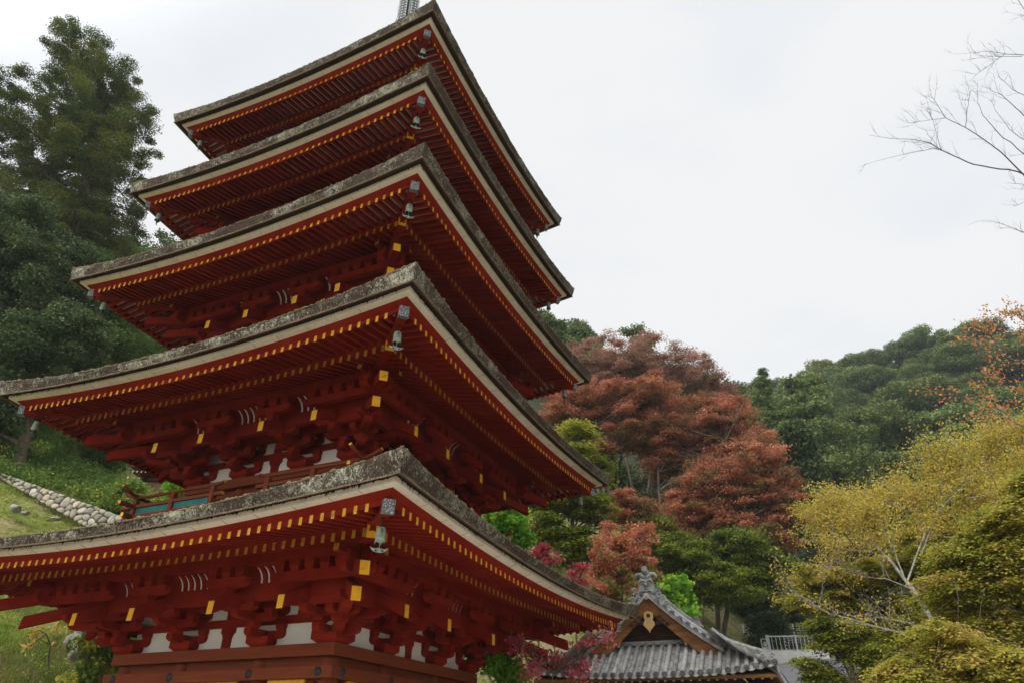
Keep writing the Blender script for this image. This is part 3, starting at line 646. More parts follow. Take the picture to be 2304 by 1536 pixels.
# ------------------------------------------------------------------ terrain
CTRL = [(10.6, -12.8, -1.5), (0, 0, -1.95), (-3, -3, -1.95), (3, 4, -1.95), (4, -5, -1.8), (16, -8, -1.5), (22, 5, -1.6), (6, 12, -1.4), (3, 9, -1.7), (0, 7, -1.6),
        (10, -40, -2.5), (-25, -30, 3.0), (50, -30, -2), (40, 10, -1), (-60, -60, 12)]
def tp(u, v, D, dz=0.0): p = at(u, v, D); CTRL.append((p[0], p[1], p[2]+dz))
for q in ((0, 1536, 19.5, 0), (100, 1500, 20.5, 0), (230, 1500, 21.0, 0), (100, 1350, 25, 0), (0, 1345, 24.5, 0), (30, 1180, 28.5, 0), (0, 1085, 31.5, 0), (165, 1172, 28.6, 0),
          (60, 1000, 37, 0), (250, 1060, 35, 0), (372, 1125, 38, -1.2), (372, 1130, 34, -1.5), (320, 1120, 34, -0.8), (450, 1130, 38, -1.5), (150, 940, 42, 0), (100, 850, 50, 0), (300, 860, 50, 0), (350, 1100, 42, -2.5), (200, 700, 75, 0), (500, 900, 60, -2), (900, 900, 70, -2),
          (1240, 1150, 36, -1.5), (1400, 1130, 42, -1.5), (1600, 1330, 42, -1), (1250, 960, 70, -3), (1700, 1462, 44, 0), (1790, 1470, 41, -0.6), (1880, 1536, 30, 0), (1950, 1500, 34, 0.0), (1600, 1500, 30, -1.2), (1500, 1480, 33, -1.0), (1700, 1500, 34, -0.6), (1820, 1560, 24, -0.4), (1650, 1490, 38, -0.3), (1400, 1470, 30, -1.0), (1300, 1420, 30, -1.5), (1800, 1230, 62, 0),
          (1850, 1180, 75, 0), (1720, 1065, 95, 0), (2000, 1150, 70, -6), (2250, 1300, 60, -4), (1900, 985, 118, -2), (2050, 880, 132, -3), (2304, 830, 140, -3), (2500, 900, 140, -3), (1750, 1050, 125, 0), (1600, 1010, 120, -2), (1300, 850, 110, -2)):
    tp(*q)
CT = np.array(CTRL)
def _U(r2): return np.where(r2 > 1e-9, 0.5*r2*np.log(np.maximum(r2, 1e-9)), 0)
def _fit():
    n = len(CT); X = CT[:, :2]/30; K = _U(((X[:, None]-X[None])**2).sum(-1))+np.eye(n)*0.012
    P = np.c_[np.ones(n), X]; A = np.block([[K, P], [P.T, np.zeros((3, 3))]])
    return np.linalg.solve(A, np.r_[CT[:, 2], 0, 0, 0])
TW = _fit()
def hgt(x, y):
    x, y = np.atleast_1d(np.asarray(x, float)), np.atleast_1d(np.asarray(y, float)); q = np.stack([x, y], -1)/30
    z = TW[-3]+q @ TW[-2:]
    X = CT[:, :2]/30
    for i in range(len(CT)): z = z+TW[i]*_U(((q-X[i])**2).sum(-1))
    d = np.hypot(x, y); k = np.clip((d-5.2)/3.0, 0, 1); k = k*k*(3-2*k)
    z = -1.95*(1-k)+z*k
    far = np.clip((np.hypot(x-10, y+12)-150)/120, 0, 1)
    return np.clip(z, -4, 95)*(1-far)+far*np.clip(z, 0, 60)
def h1(x, y): return float(hgt(x, y)[0])
gx = np.concatenate([np.arange(-260, -60, 10.0), np.arange(-60, 70, 1.6), np.arange(70, 300, 10.0)])
gy = np.concatenate([np.arange(-150, -30, 10.0), np.arange(-30, 70, 1.6), np.arange(70, 170, 4.0), np.arange(170, 420, 12.0)])
GX, GY = np.meshgrid(gx, gy); GZ = hgt(GX.ravel(), GY.ravel()).reshape(GX.shape)
GZ = GZ+0.10*np.sin(GX*1.7+np.cos(GY*1.3))*np.cos(GY*1.1)*(np.hypot(GX, GY) > 9)
me = bpy.data.meshes.new('ground'); nx, ny = len(gx), len(gy)
me.from_pydata(np.stack([GX.ravel(), GY.ravel(), GZ.ravel()], -1).tolist(), [], [(j*nx+i, j*nx+i+1, (j+1)*nx+i+1, (j+1)*nx+i) for j in range(ny-1) for i in range(nx-1)])
me.polygons.foreach_set('use_smooth', [True]*len(me.polygons))
m = Mat('grassy_earth'); v = m.coords(); n1 = m.noise(v, 0.9, 7, 0.75); n2 = m.noise(v, 6.0, 5, 0.7)
c = m.ramp(n1, [(0.30, lin(0.10, 0.14, 0.028)), (0.45, lin(0.19, 0.225, 0.045)), (0.54, lin(0.30, 0.26, 0.12)), (0.66, lin(0.36, 0.275, 0.17))])
c = m.mix(m.ramp(n2, [(0.4, lin(0, 0, 0)), (0.7, lin(0.6, 0.6, 0.6))]), c, lin(0.045, 0.05, 0.02)); m.color(c); m.b.inputs['Roughness'].default_value = 1.0
# unseen gravel court, wide and pale to bounce light upward; forest floor further out
g = m.n('ShaderNodeVectorMath', operation='LENGTH'); gm = m.coords((1, 1, 0)); m.l(gm, g.inputs[0])
mr = m.n('ShaderNodeMapRange'); m.l(g.outputs['Value'], mr.inputs[0]); mr.inputs[1].default_value = 26; mr.inputs[2].default_value = 32; mr.inputs[3].default_value = 1; mr.inputs[4].default_value = 0
sx = m.n('ShaderNodeSeparateXYZ'); m.l(v, sx.inputs[0]); mz = m.n('ShaderNodeMapRange'); m.l(sx.outputs[2], mz.inputs[0]); mz.inputs[1].default_value = -1.6; mz.inputs[2].default_value = -1.0; mz.inputs[3].default_value = 1; mz.inputs[4].default_value = 0
mm = m.n('ShaderNodeMath', operation='MULTIPLY'); m.l(mr.outputs[0], mm.inputs[0]); m.l(mz.outputs[0], mm.inputs[1])
c = m.mix(mm.outputs[0], c, m.ramp(n2, [(0.3, lin(0.30, 0.275, 0.235)), (0.7, lin(0.46, 0.43, 0.38))]))
mf = m.n('ShaderNodeMapRange'); m.l(g.outputs['Value'], mf.inputs[0]); mf.inputs[1].default_value = 32; mf.inputs[2].default_value = 46
c = m.mix(mf.outputs[0], c, m.ramp(n2, [(0.3, lin(0.020, 0.026, 0.010)), (0.7, lin(0.05, 0.055, 0.025))]))
m.color(c); m.bump(n2, 0.8, 0.08)
me.materials.append(m.m); tag(link('ground', me), kind='structure')

# ------------------------------------------------------------------ trees
def unit(n, r): v = r.normal(size=(n, 3)); return v/np.linalg.norm(v, axis=1, keepdims=True)
def leaf_cloud(C, rad, nper, size, r, flat=0.5, upb=0.6, aspect=0.55, tint=None, tj=0.18, hollow=0.45, droop=0.0):
    """rhombic leaves scattered through flattened puffs; C (n,3) centres, rad (n,) radii."""
    n = len(C); k = np.repeat(np.arange(n), nper); N = len(k)
    d = unit(N, r); rr = (hollow+(1-hollow)*r.random(N))*rad[k]
    off = d*rr[:, None]; off[:, 2] *= flat
    P = C[k]+off+r.normal(0, 0.08, (N, 3))*rad[k][:, None]
    P[:, 2] -= droop*np.hypot(off[:, 0], off[:, 1])**2/np.maximum(rad[k], 0.1)
    nrm = unit(N, r)*(1-upb)+np.array([0, 0, 1.0])*upb+d*0.25; nrm /= np.linalg.norm(nrm, axis=1, keepdims=True)
    a = np.cross(nrm, unit(N, r)); a /= np.maximum(np.linalg.norm(a, axis=1, keepdims=True), 1e-6); b = np.cross(nrm, a)
    sz = size*(0.6+0.8*r.random(N))[:, None]
    V = np.stack([P-a*sz, P+b*sz*aspect, P+a*sz, P-b*sz*aspect], 1).reshape(-1, 3)
    t = (tint[k] if tint is not None else 0.5)+r.normal(0, tj, N)
    return V, t
def limb(mb, p, q, r0, r1, r, wob=0.12, sag=0.0, n=6, sides=6):
    p, q = np.array(p, float), np.array(q, float); L = np.linalg.norm(q-p); pts = []; off = r.normal(0, wob*L*0.5, 3)
    for t in np.linspace(0, 1, n): pts.append(p+(q-p)*t+off*math.sin(math.pi*t)+np.array([0, 0, -sag*L*math.sin(math.pi*t)]))
    mb.tube(pts, np.linspace(r0, r1, n), sides); return pts
def sample_env(env, n, r, surf=0.5):
    w = np.array([e[3]*e[4]*e[5] for e in env])**0.75; k = r.choice(len(env), n, p=w/w.sum()); E = np.array(env)[k]
    d = unit(n, r); rr = r.random(n)**surf
    return E[:, :3]+d*rr[:, None]*E[:, 3:6]
def tree(name, label, cat, base, env, mat, seed, nclump=60, crad=(0.8, 1.4), nleaf=260, size=0.10, flat=0.45, upb=0.55, trunk=0.25, bark=None, lean=(0, 0), group=None,
         surf=0.45, tint=(0.35, 0.75), toptint=0.0, spread=None, limbs=26, split=0.35, hollow=0.35, droop=0.0, aspect=0.55, stems=1, outer_only=False, partname='crown'):
    """env: ellipsoids (cx,cy,cz,rx,ry,rz) relative to the base"""
    r = np.random.default_rng(seed); t = thing(name, label, cat, tuple(base), 0, group); bark = bark or BARK
    env = np.array(env, float); C = sample_env(env, nclump, r, surf); rad = r.uniform(*crad, nclump)
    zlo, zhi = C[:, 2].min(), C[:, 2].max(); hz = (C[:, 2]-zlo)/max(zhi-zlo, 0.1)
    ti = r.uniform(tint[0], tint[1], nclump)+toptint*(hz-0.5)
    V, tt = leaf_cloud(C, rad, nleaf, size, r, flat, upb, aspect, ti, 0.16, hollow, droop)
    quads_mesh(partname, V, 4, tt, mat, t)
    mb = MB(); top = np.array([env[:, 0].mean()+lean[0], env[:, 1].mean()+lean[1], zlo+(zhi-zlo)*0.72])
    spines = []
    for s_ in range(stems):
        o = r.normal(0, trunk*1.6, 3)*(stems > 1); o[2] = 0
        tp_ = top+np.array([*(r.normal(0, 1, 2)*(stems > 1)*0.25*(zhi-zlo)), 0])
        pts = limb(mb, o+np.array([0, 0, -0.6]), tp_, trunk*(1 if stems == 1 else 0.7), trunk*0.16, r, 0.06, 0, 10, 8); spines.append(np.array(pts))
    order = np.argsort(-r.random(nclump))[:limbs]
    for j in order:
        S = spines[j % stems]; c = C[j]
        zz = c[2]-split*np.hypot(c[0]-S[:, 0].mean(), c[1]-S[:, 1].mean())*1.0
        i = int(np.clip(np.argmin(abs(S[:, 2]-zz)), 2, len(S)-2)); p = S[i]
        rr = trunk*(1-i/len(S))*0.5+0.012
        mid = limb(mb, p, c, rr, 0.012, r, 0.10, -0.04, 6, 5)
        for q in range(2): limb(mb, mid[3+q], c+r.normal(0, 0.5, 3)*rad[j], rr*0.35, 0.006, r, 0.1, 0, 4, 4)
    mb.build('trunk', bark, t); return t
def E_(*a): return a
def ground_at(u, v, D): p = at(u, v, D); return np.array([p[0], p[1], h1(p[0], p[1])])
def env_px(base, items, D):
    """ellipsoids from their middle and half sizes as seen from the path: (u, v, ru, rv[, dD]) at distance D"""
    out = []
    for it in items:
        u, v, ru, rv = it[:4]; d = D+(it[4] if len(it) > 4 else 0); p = at(u, v, d); k = np.linalg.norm(p-CAM)*max(0.3, float(np.dot(ray(u, v), FWD)))/FOC
        dep = it[5] if len(it) > 5 else 0.75
        out.append((p[0]-base[0], p[1]-base[1], p[2]-base[2], ru*k, ru*k*dep+0.3, rv*k*1.12))
    return out
def ptree(name, label, cat, foot, items, D, mat, seed, **k):
    b = ground_at(foot[0], foot[1], D if len(foot) < 3 else foot[2])
    return tree(name, label, cat, b, env_px(b, items, D), mat, seed, **k)

# --- left: tall conifer, evergreen oaks, wood behind
ptree('cedar_tree', 'tall ragged dark green conifer rising left of the pagoda', 'tree', (175, 800), [(170, 110, 75, 60), (200, 190, 110, 90), (100, 300, 190, 110), (250, 300, 118, 110), (180, 430, 200, 110), (270, 520, 80, 70), (110, 540, 160, 80)], 46, L_CEDAR, 11,
      nclump=760, crad=(0.4, 0.95), nleaf=440, size=0.07, flat=0.5, upb=0.5, trunk=0.75, limbs=90, surf=0.42, tint=(0.2, 0.8), split=-0.05, aspect=0.4)
OAK = 'evergreen trees on the slope left of the pagoda'
for n_, (lab, foot, items, D, sd, nc) in enumerate([
    ('grey-green evergreen oak at the left edge below the tall conifer', (60, 900), [(70, 620, 110, 110), (20, 520, 80, 100), (150, 640, 80, 80)], 36, 12, 150),
    ('glossy dark evergreen oak low at the left edge above the grassy slope', (80, 960), [(60, 800, 110, 90), (150, 760, 80, 70), (20, 890, 70, 60), (90, 900, 60, 40), (-30, 920, 60, 50)], 33, 13, 130),
    ('dark evergreen behind the left tips of the pagoda roofs', (250, 880), [(250, 690, 70, 80), (190, 620, 60, 60), (230, 780, 60, 60)], 42, 14, 110),
    ('small yellowish-green tree just left of the second roof', (330, 880), [(330, 800, 60, 50), (290, 830, 50, 45)], 44, 15, 70),
    ('dim green tree between the conifer and the middle roof', (300, 800), [(300, 600, 50, 55), (330, 680, 60, 60), (360, 760, 60, 50)], 58, 16, 90)]):
    ptree('oak_tree', lab, 'tree', foot, items, D, [L_DARK, L_DARK, L_GREEN, L_BUSH, L_GREEN][n_], sd, nclump=nc, crad=(0.5, 1.1), nleaf=560, size=0.068, flat=0.6, upb=0.4, trunk=0.32, limbs=30,
          surf=0.4, tint=(0.15, 0.7), group=OAK)
r = np.random.default_rng(5)
for q in range(16):                              # the wood that closes the view on the left and behind the pagoda
    u = [-90, 40, 130, 220, 300, 380, 60, 200, 340, 450, 600, 750, 950, -40, 20, 260][q]; D = r.uniform(56, 70) if q < 9 else r.uniform(66, 80); b = ground_at(u, 800, D)
    H = r.uniform(9, 13); w_ = r.uniform(3, 4.2)
    tree('woodland_tree', 'tall dark tree of the wood on the slope behind the pagoda', 'tree', b, [(0, 0, H*0.62, w_, w_, H*0.36), (r.normal(0, 1), r.normal(0, 1), H*0.4, w_*1.1, w_, H*0.25)], L_DARK if q % 3 else L_GREEN, 60+q,
         nclump=75, crad=(0.8, 1.5), nleaf=280, size=0.14, flat=0.6, upb=0.3, trunk=0.28, limbs=16, group='trees of the wood behind the pagoda', tint=(0.0, 0.55))
# --- behind the pagoda, centre
ptree('pine_tree', 'green conifer top showing just under the fourth roof corner', 'tree', (1230, 950), [(1225, 720, 22, 22), (1240, 760, 40, 40), (1215, 820, 60, 50)], 62, L_HILL2, 21, nclump=120, crad=(0.6, 1.0), nleaf=220, size=0.16, flat=0.4, upb=0.4, trunk=0.35, limbs=40, aspect=0.4)
ptree('pine_tree', 'flat-topped pine peeping over the russet maples', 'tree', (1300, 950), [(1300, 752, 30, 14), (1270, 775, 45, 22), (1290, 840, 40, 40)], 60, L_HILL2, 22, nclump=80, crad=(0.6, 1.0), nleaf=220, size=0.16, flat=0.4, upb=0.4, trunk=0.3, limbs=30, aspect=0.4)
ptree('pine_tree', 'wispy green treetop above the crown of the russet maples', 'tree', (1430, 950), [(1425, 752, 30, 12), (1450, 775, 30, 16), (1420, 840, 40, 50)], 60, L_HILL2, 23, nclump=55, crad=(0.5, 0.9), nleaf=200, size=0.15, flat=0.4, upb=0.4, trunk=0.25, limbs=24, aspect=0.4)
RM = 'russet maples behind the pagoda'
for n_, (lab, foot, items, D, mat, sd, nc, st) in enumerate([
    ('faded rust coloured maple, highest of the russet group', (1440, 1120), [(1400, 820, 120, 60), (1520, 850, 110, 70), (1300, 830, 80, 55), (1590, 900, 70, 60)], 48, L_RUST, 31, 210, 3),
    ('broad russet maple with grey stems beside the pagoda corner', (1370, 1120), [(1330, 900, 110, 50), (1280, 930, 80, 40), (1400, 960, 90, 45), (1440, 890, 90, 45), (1340, 1010, 70, 25)], 42, L_RED, 32, 190, 4),
    ('deep red maple in the middle of the russet group', (1540, 1260), [(1530, 960, 120, 70), (1620, 960, 90, 70), (1470, 980, 80, 60), (1640, 920, 50, 40), (1520, 1040, 80, 40), (1680, 1040, 80, 60)], 43, L_RED, 33, 210, 2),
    ('low spreading red maple reaching right toward the dark wood', (1600, 1340), [(1640, 1110, 120, 55), (1740, 1100, 80, 55), (1560, 1110, 90, 40), (1690, 1200, 100, 45), (1600, 1190, 90, 35), (1775, 1160, 50, 60), (1700, 1020, 70, 50), (1640, 1060, 110, 50), (1580, 1150, 100, 40)], 40, L_RED, 34, 240, 2),
    ('rust red maple spray low behind the yellow-green maple', (1420, 1200), [(1410, 1140, 60, 30), (1460, 1180, 50, 25)], 37, L_RED, 35, 40, 1)]):
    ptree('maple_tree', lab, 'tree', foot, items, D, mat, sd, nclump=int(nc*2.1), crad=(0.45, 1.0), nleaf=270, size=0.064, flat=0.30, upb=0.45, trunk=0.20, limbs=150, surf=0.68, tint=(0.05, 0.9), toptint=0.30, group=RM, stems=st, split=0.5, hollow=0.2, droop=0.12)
ptree('maple_tree', 'yellow-green maple in layered sprays beside the second roof tip', 'tree', (1290, 1320), [(1300, 985, 45, 22), (1280, 1030, 50, 25), (1330, 1060, 40, 25), (1250, 1120, 70, 30), (1330, 1150, 60, 35), (1230, 1190, 60, 30), (1300, 1230, 60, 35)], 33, L_YGREEN, 36,
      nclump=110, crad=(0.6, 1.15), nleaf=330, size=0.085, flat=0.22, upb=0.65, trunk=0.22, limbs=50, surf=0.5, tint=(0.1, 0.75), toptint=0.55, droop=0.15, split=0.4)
for n_, (lab, foot, items, D, mat, sd, nc) in enumerate([
    ('shaded green maple under the russet crowns behind the hall', (1560, 1420), [(1560, 1250, 100, 45), (1620, 1310, 100, 45), (1530, 1310, 60, 35), (1660, 1240, 90, 40), (1480, 1210, 60, 40), (1730, 1290, 60, 35)], 37, L_YGREEN, 41, 190),
    ('dark green tree with slender trunks left of the steel fence', (1650, 1430), [(1690, 1310, 60, 50), (1650, 1360, 40, 25), (1740, 1340, 40, 40)], 47, L_GREEN, 42, 90),
    ('deep green bush in front of the steel fence', (1740, 1450), [(1735, 1405, 30, 25), (1725, 1440, 22, 14)], 42, L_DARK, 43, 40)]):
    ptree(['shade_tree', 'shade_tree', 'evergreen_bush'][n_], lab, ['tree', 'tree', 'bush'][n_], foot, items, D, mat, sd, nclump=nc, crad=(0.5, 1.1), nleaf=400, size=0.07, flat=0.28, upb=0.5, trunk=0.16, limbs=50, tint=(0.0, 0.5), surf=0.5, droop=0.15)
ptree('leafy_tree', 'bright green leafy tree showing between the two lower roofs', 'tree', (1140, 1300), [(1135, 1175, 48, 30), (1150, 1210, 42, 30), (1120, 1200, 40, 30)], 27, L_LIME, 44, nclump=80, crad=(0.3, 0.55), nleaf=190, size=0.07, flat=0.8, upb=0.4, trunk=0.12, limbs=20, tint=(0.1, 0.6), toptint=0.6, aspect=0.8)
ptree('dogwood_tree', 'coral red dogwood behind the ridge of the tiled hall', 'tree', (1400, 1450), [(1390, 1225, 70, 45), (1345, 1280, 60, 40), (1430, 1270, 60, 45), (1380, 1330, 70, 40), (1450, 1200, 30, 25)], 30, L_ORANGE, 45,
      nclump=120, crad=(0.2, 0.46), nleaf=95, size=0.062, flat=0.6, upb=0.2, trunk=0.10, limbs=80, tint=(0.05, 0.85), toptint=0.6, surf=0.9)
ptree('young_tree', 'lime green young tree behind the tiled gable', 'tree', (1520, 1450), [(1505, 1320, 40, 30), (1530, 1350, 30, 28), (1480, 1300, 25, 18), (1550, 1385, 25, 20)], 31, L_LIME, 46, nclump=50, crad=(0.25, 0.5), nleaf=110, size=0.085, flat=0.6, upb=0.35, trunk=0.08, limbs=26, tint=(0.3, 0.85), aspect=0.75, surf=0.7)
DG = 'crimson dogwoods beside the pagoda'
for n_, (lab, foot, items, D, sd, nc, sz) in enumerate([
    ('crimson dogwood tips showing above the lowest roof edge', (1225, 1400), [(1215, 1238, 26, 18), (1240, 1255, 16, 12), (1200, 1270, 30, 25)], 24, 47, 26, 0.075),
    ('pink-red dogwood sprig peeping over the lowest roof, beside the coral tree', (1300, 1420), [(1305, 1275, 22, 14), (1290, 1310, 20, 20)], 25, 48, 12, 0.07),
    ('crimson dogwood in front of the left end of the hall roof', (1190, 1620), [(1170, 1450, 50, 30), (1120, 1440, 30, 16), (1250, 1490, 60, 30), (1310, 1500, 40, 26), (1200, 1515, 60, 25), (1330, 1440, 40, 18), (1370, 1425, 22, 14)], 16.5, 49, 27, 0.045)]):
    ptree('dogwood_tree', lab, 'tree', foot, items, D, L_PINK, sd, nclump=nc, crad=(0.2, 0.36), nleaf=50, size=sz, flat=0.6, upb=0.15, trunk=0.06, limbs=40, tint=(0.2, 0.85), surf=0.8, group=DG, bark=BARK)
ptree('green_shrub', 'fresh green shrub under the right side of the pagoda', 'shrub', (1120, 1600), [(1120, 1500, 35, 30), (1150, 1520, 30, 30)], 17.5, L_LIME, 50, nclump=26, crad=(0.2, 0.4), nleaf=110, size=0.055, flat=0.8, upb=0.3, trunk=0.04, limbs=14, tint=(0.1, 0.5))
UN = 'dim trees under the russet maples'
for n_, (u, v, D, w_, lab) in enumerate([(1270, 1190, 46, 80, 'dim green understorey tree behind the yellow-green maple'), (1400, 1200, 47, 80, 'dim green understorey tree behind the grey maple stems'), (1480, 1120, 52, 80, 'dark tree filling the gap behind the russet maples'), (1340, 1100, 53, 80, 'dark tree close behind the second roof tip'),
        (1600, 1190, 49, 80, 'shadowed tree behind the low spreading red maple'), (1720, 1240, 50, 80, 'shadowed tree at the right end of the russet maples'), (1790, 1330, 46, 60, 'dim green tree behind the pale cherry limbs')]):
    ptree('understorey_tree', lab, 'tree', (u, v+130), [(u, v, w_, 55), (u-30, v+60, w_, 55), (u+40, v-40, w_*0.7, 40)], D, L_GREEN if n_ % 2 else L_DARK, 400+n_, nclump=70, crad=(0.7, 1.3), nleaf=260, size=0.10, flat=0.5, upb=0.4, trunk=0.2, limbs=20, tint=(0.0, 0.45), group=UN)
# --- forest on the hill at the right: shared crowns, each tree its own object
def proto_tree(name, mat, seed, H, W, kind):
    r = np.random.default_rng(seed)
    if kind == 'round': env = [(0, 0, H*0.6, W, W, H*0.32), (W*0.3, 0, H*0.72, W*0.7, W*0.7, H*0.25), (-W*0.3, W*0.3, H*0.66, W*0.6, W*0.6, H*0.25)]
    elif kind == 'spire': env = [(0, 0, H*0.85, W*0.3, W*0.3, H*0.14), (0, 0, H*0.62, W*0.6, W*0.6, H*0.16), (0, 0, H*0.36, W*0.85, W*0.85, H*0.16)]
    else: env = [(0, 0, H*0.7, W*0.9, W*0.9, H*0.26), (W*0.2, -W*0.3, H*0.5, W, W, H*0.22)]
    n = 110
    return tree(name, 'x', 'tree', (0, 0, 0), env, mat, seed, nclump=n, crad=(0.7, 1.25), nleaf=400, size=0.105, flat=0.55, upb=0.45, trunk=0.22, limbs=14, surf=0.25, tint=(0.15, 0.55), toptint=0.75, hollow=0.5)  # brightly lit tops of the far crowns are painted into the leaf tint
HK = [('round', L_HILL, 7.5, 3.6, 'rounded dark green broadleaf tree in the forest on the far hill'), ('round', L_HILL, 8.5, 4.2, 'broad deep green tree in the forest on the far hill'),
      ('round', L_HILL3, 7.5, 3.6, 'olive green round-crowned tree in the forest on the far hill'), ('tall', L_HILL2, 9.5, 3.0, 'taller blue-green tree in the forest on the far hill'),
      ('round', L_HILL2, 8.0, 3.8, 'pale bluish green tree in the forest on the far hill'), ('tall', L_HILL3, 9.0, 3.2, 'tall olive tree in the forest on the far hill')]
protos = [proto_tree('hill_tree', mt, 300+j, H, W, kd) for j, (kd, mt, H, W, lb) in enumerate(HK)]
r = np.random.default_rng(77); spots = []
for u0, u1, D0, D1, n_ in ((1640, 2340, 66, 150, 2000), (1240, 1640, 80, 120, 250)):
    for q in range(n_):
        u = r.uniform(u0, u1); D = D0+(D1-D0)*r.random()**0.8; p = at(u, 900, D); x, y = p[0], p[1]
        if all((x-a_)**2+(y-b_)**2 > 5.2**2 for a_, b_, *_ in spots):
            z = h1(x, y); spots.append((x, y, z, D))
spots = spots[:170]; used = set()
for x, y, z, D in spots:
    j = int(r.choice(6, p=[0.28, 0.22, 0.18, 0.12, 0.12, 0.08])); P0 = protos[j]
    if j not in used: o = P0; used.add(j)
    else:
        o = P0.copy(); COL.objects.link(o)
        for ch in P0.children: q = ch.copy(); COL.objects.link(q); q.parent = o
    o['label'] = HK[j][4]; o['group'] = 'trees of the forest on the far hill'
    o.location = (x, y, z-0.5); o.rotation_euler = (0, 0, r.uniform(0, 6.28)); sc = r.uniform(0.8, 1.65); o.scale = (sc, sc, sc*r.uniform(0.9, 1.15))
for j in range(6):
    if j not in used:
        for ch in list(protos[j].children): bpy.data.objects.remove(ch)
        bpy.data.objects.remove(protos[j])
ptree('cypress_tree', 'slim grey-green conifer standing at the left foot of the far hill', 'tree', (1715, 1150), [(1714, 848, 10, 30), (1717, 872, 15, 28), (1711, 900, 19, 30), (1718, 935, 24, 34), (1708, 970, 28, 34), (1718, 1010, 34, 40), (1725, 1060, 40, 45)], 62, L_HILL2, 91, nclump=210, crad=(0.35, 0.65), nleaf=170, size=0.11, flat=0.5, upb=0.3, trunk=0.25, limbs=60, aspect=0.4)
ptree('pale_tree', 'feathery pale green tree right of the slim conifer', 'tree', (1800, 1150), [(1790, 872, 34, 26), (1835, 872, 26, 26), (1800, 930, 60, 40), (1770, 990, 50, 40)], 76, L_HILL2, 92, nclump=110, crad=(0.7, 1.2), nleaf=150, size=0.18, flat=0.5, upb=0.4, trunk=0.25, limbs=40, tint=(0.45, 0.95), surf=0.6)
ptree('dark_tree', 'dark evergreen in the shadowed gully beside the red maples', 'tree', (1830, 1250), [(1800, 1090, 60, 60), (1850, 1180, 60, 60), (1780, 1010, 50, 50)], 56, L_DARK, 93, nclump=100, crad=(0.8, 1.4), nleaf=200, size=0.17, flat=0.6, upb=0.4, trunk=0.3, limbs=30, tint=(0.0, 0.4))

# ------------------------------------------------------------------ right foreground trees
def px_branch(mb, pts, D, r0, r1, sub=4, r=None, n=6):
    P = [at(u, v, D+(q[0] if q else 0)) for u, v, *q in pts]; out = []
    for i in range(len(P)-1):
        for t in np.linspace(0, 1, sub, endpoint=False):
            p = P[i]*(1-t)+P[i+1]*t
            if r is not None: p = p+r.normal(0, 0.006, 3)*np.linalg.norm(P[i+1]-P[i])
            out.append(p)
    out.append(P[-1]); mb.tube(out, np.linspace(r0, r1, len(out)), n); return np.array(out)
def twigs(mb, pts, r, n, L, rad, depth=2, up=0.35, outl=None):
    for q in range(n):
        i = r.integers(1, len(pts)); p = pts[i]; d0 = pts[i]-pts[i-1]; d0 = d0/max(np.linalg.norm(d0), 1e-6)
        d = d0*0.75+unit(1, r)[0]*0.75+np.array([0, 0, up]); d /= np.linalg.norm(d); l = L*r.uniform(0.4, 1.1); P = [p]; dd = d
        for s_ in range(5): dd = dd+r.normal(0, 0.16, 3)+np.array([0, 0, 0.05]); dd /= np.linalg.norm(dd); P.append(P[-1]+dd*l/5)
        P = np.array(P); mb.tube(P, np.linspace(rad, rad*0.35, len(P)), 4)
        if outl is not None: outl.append(P)
        if depth > 1: twigs(mb, P, r, 3, L*0.42, rad*0.6, depth-1, up, outl)
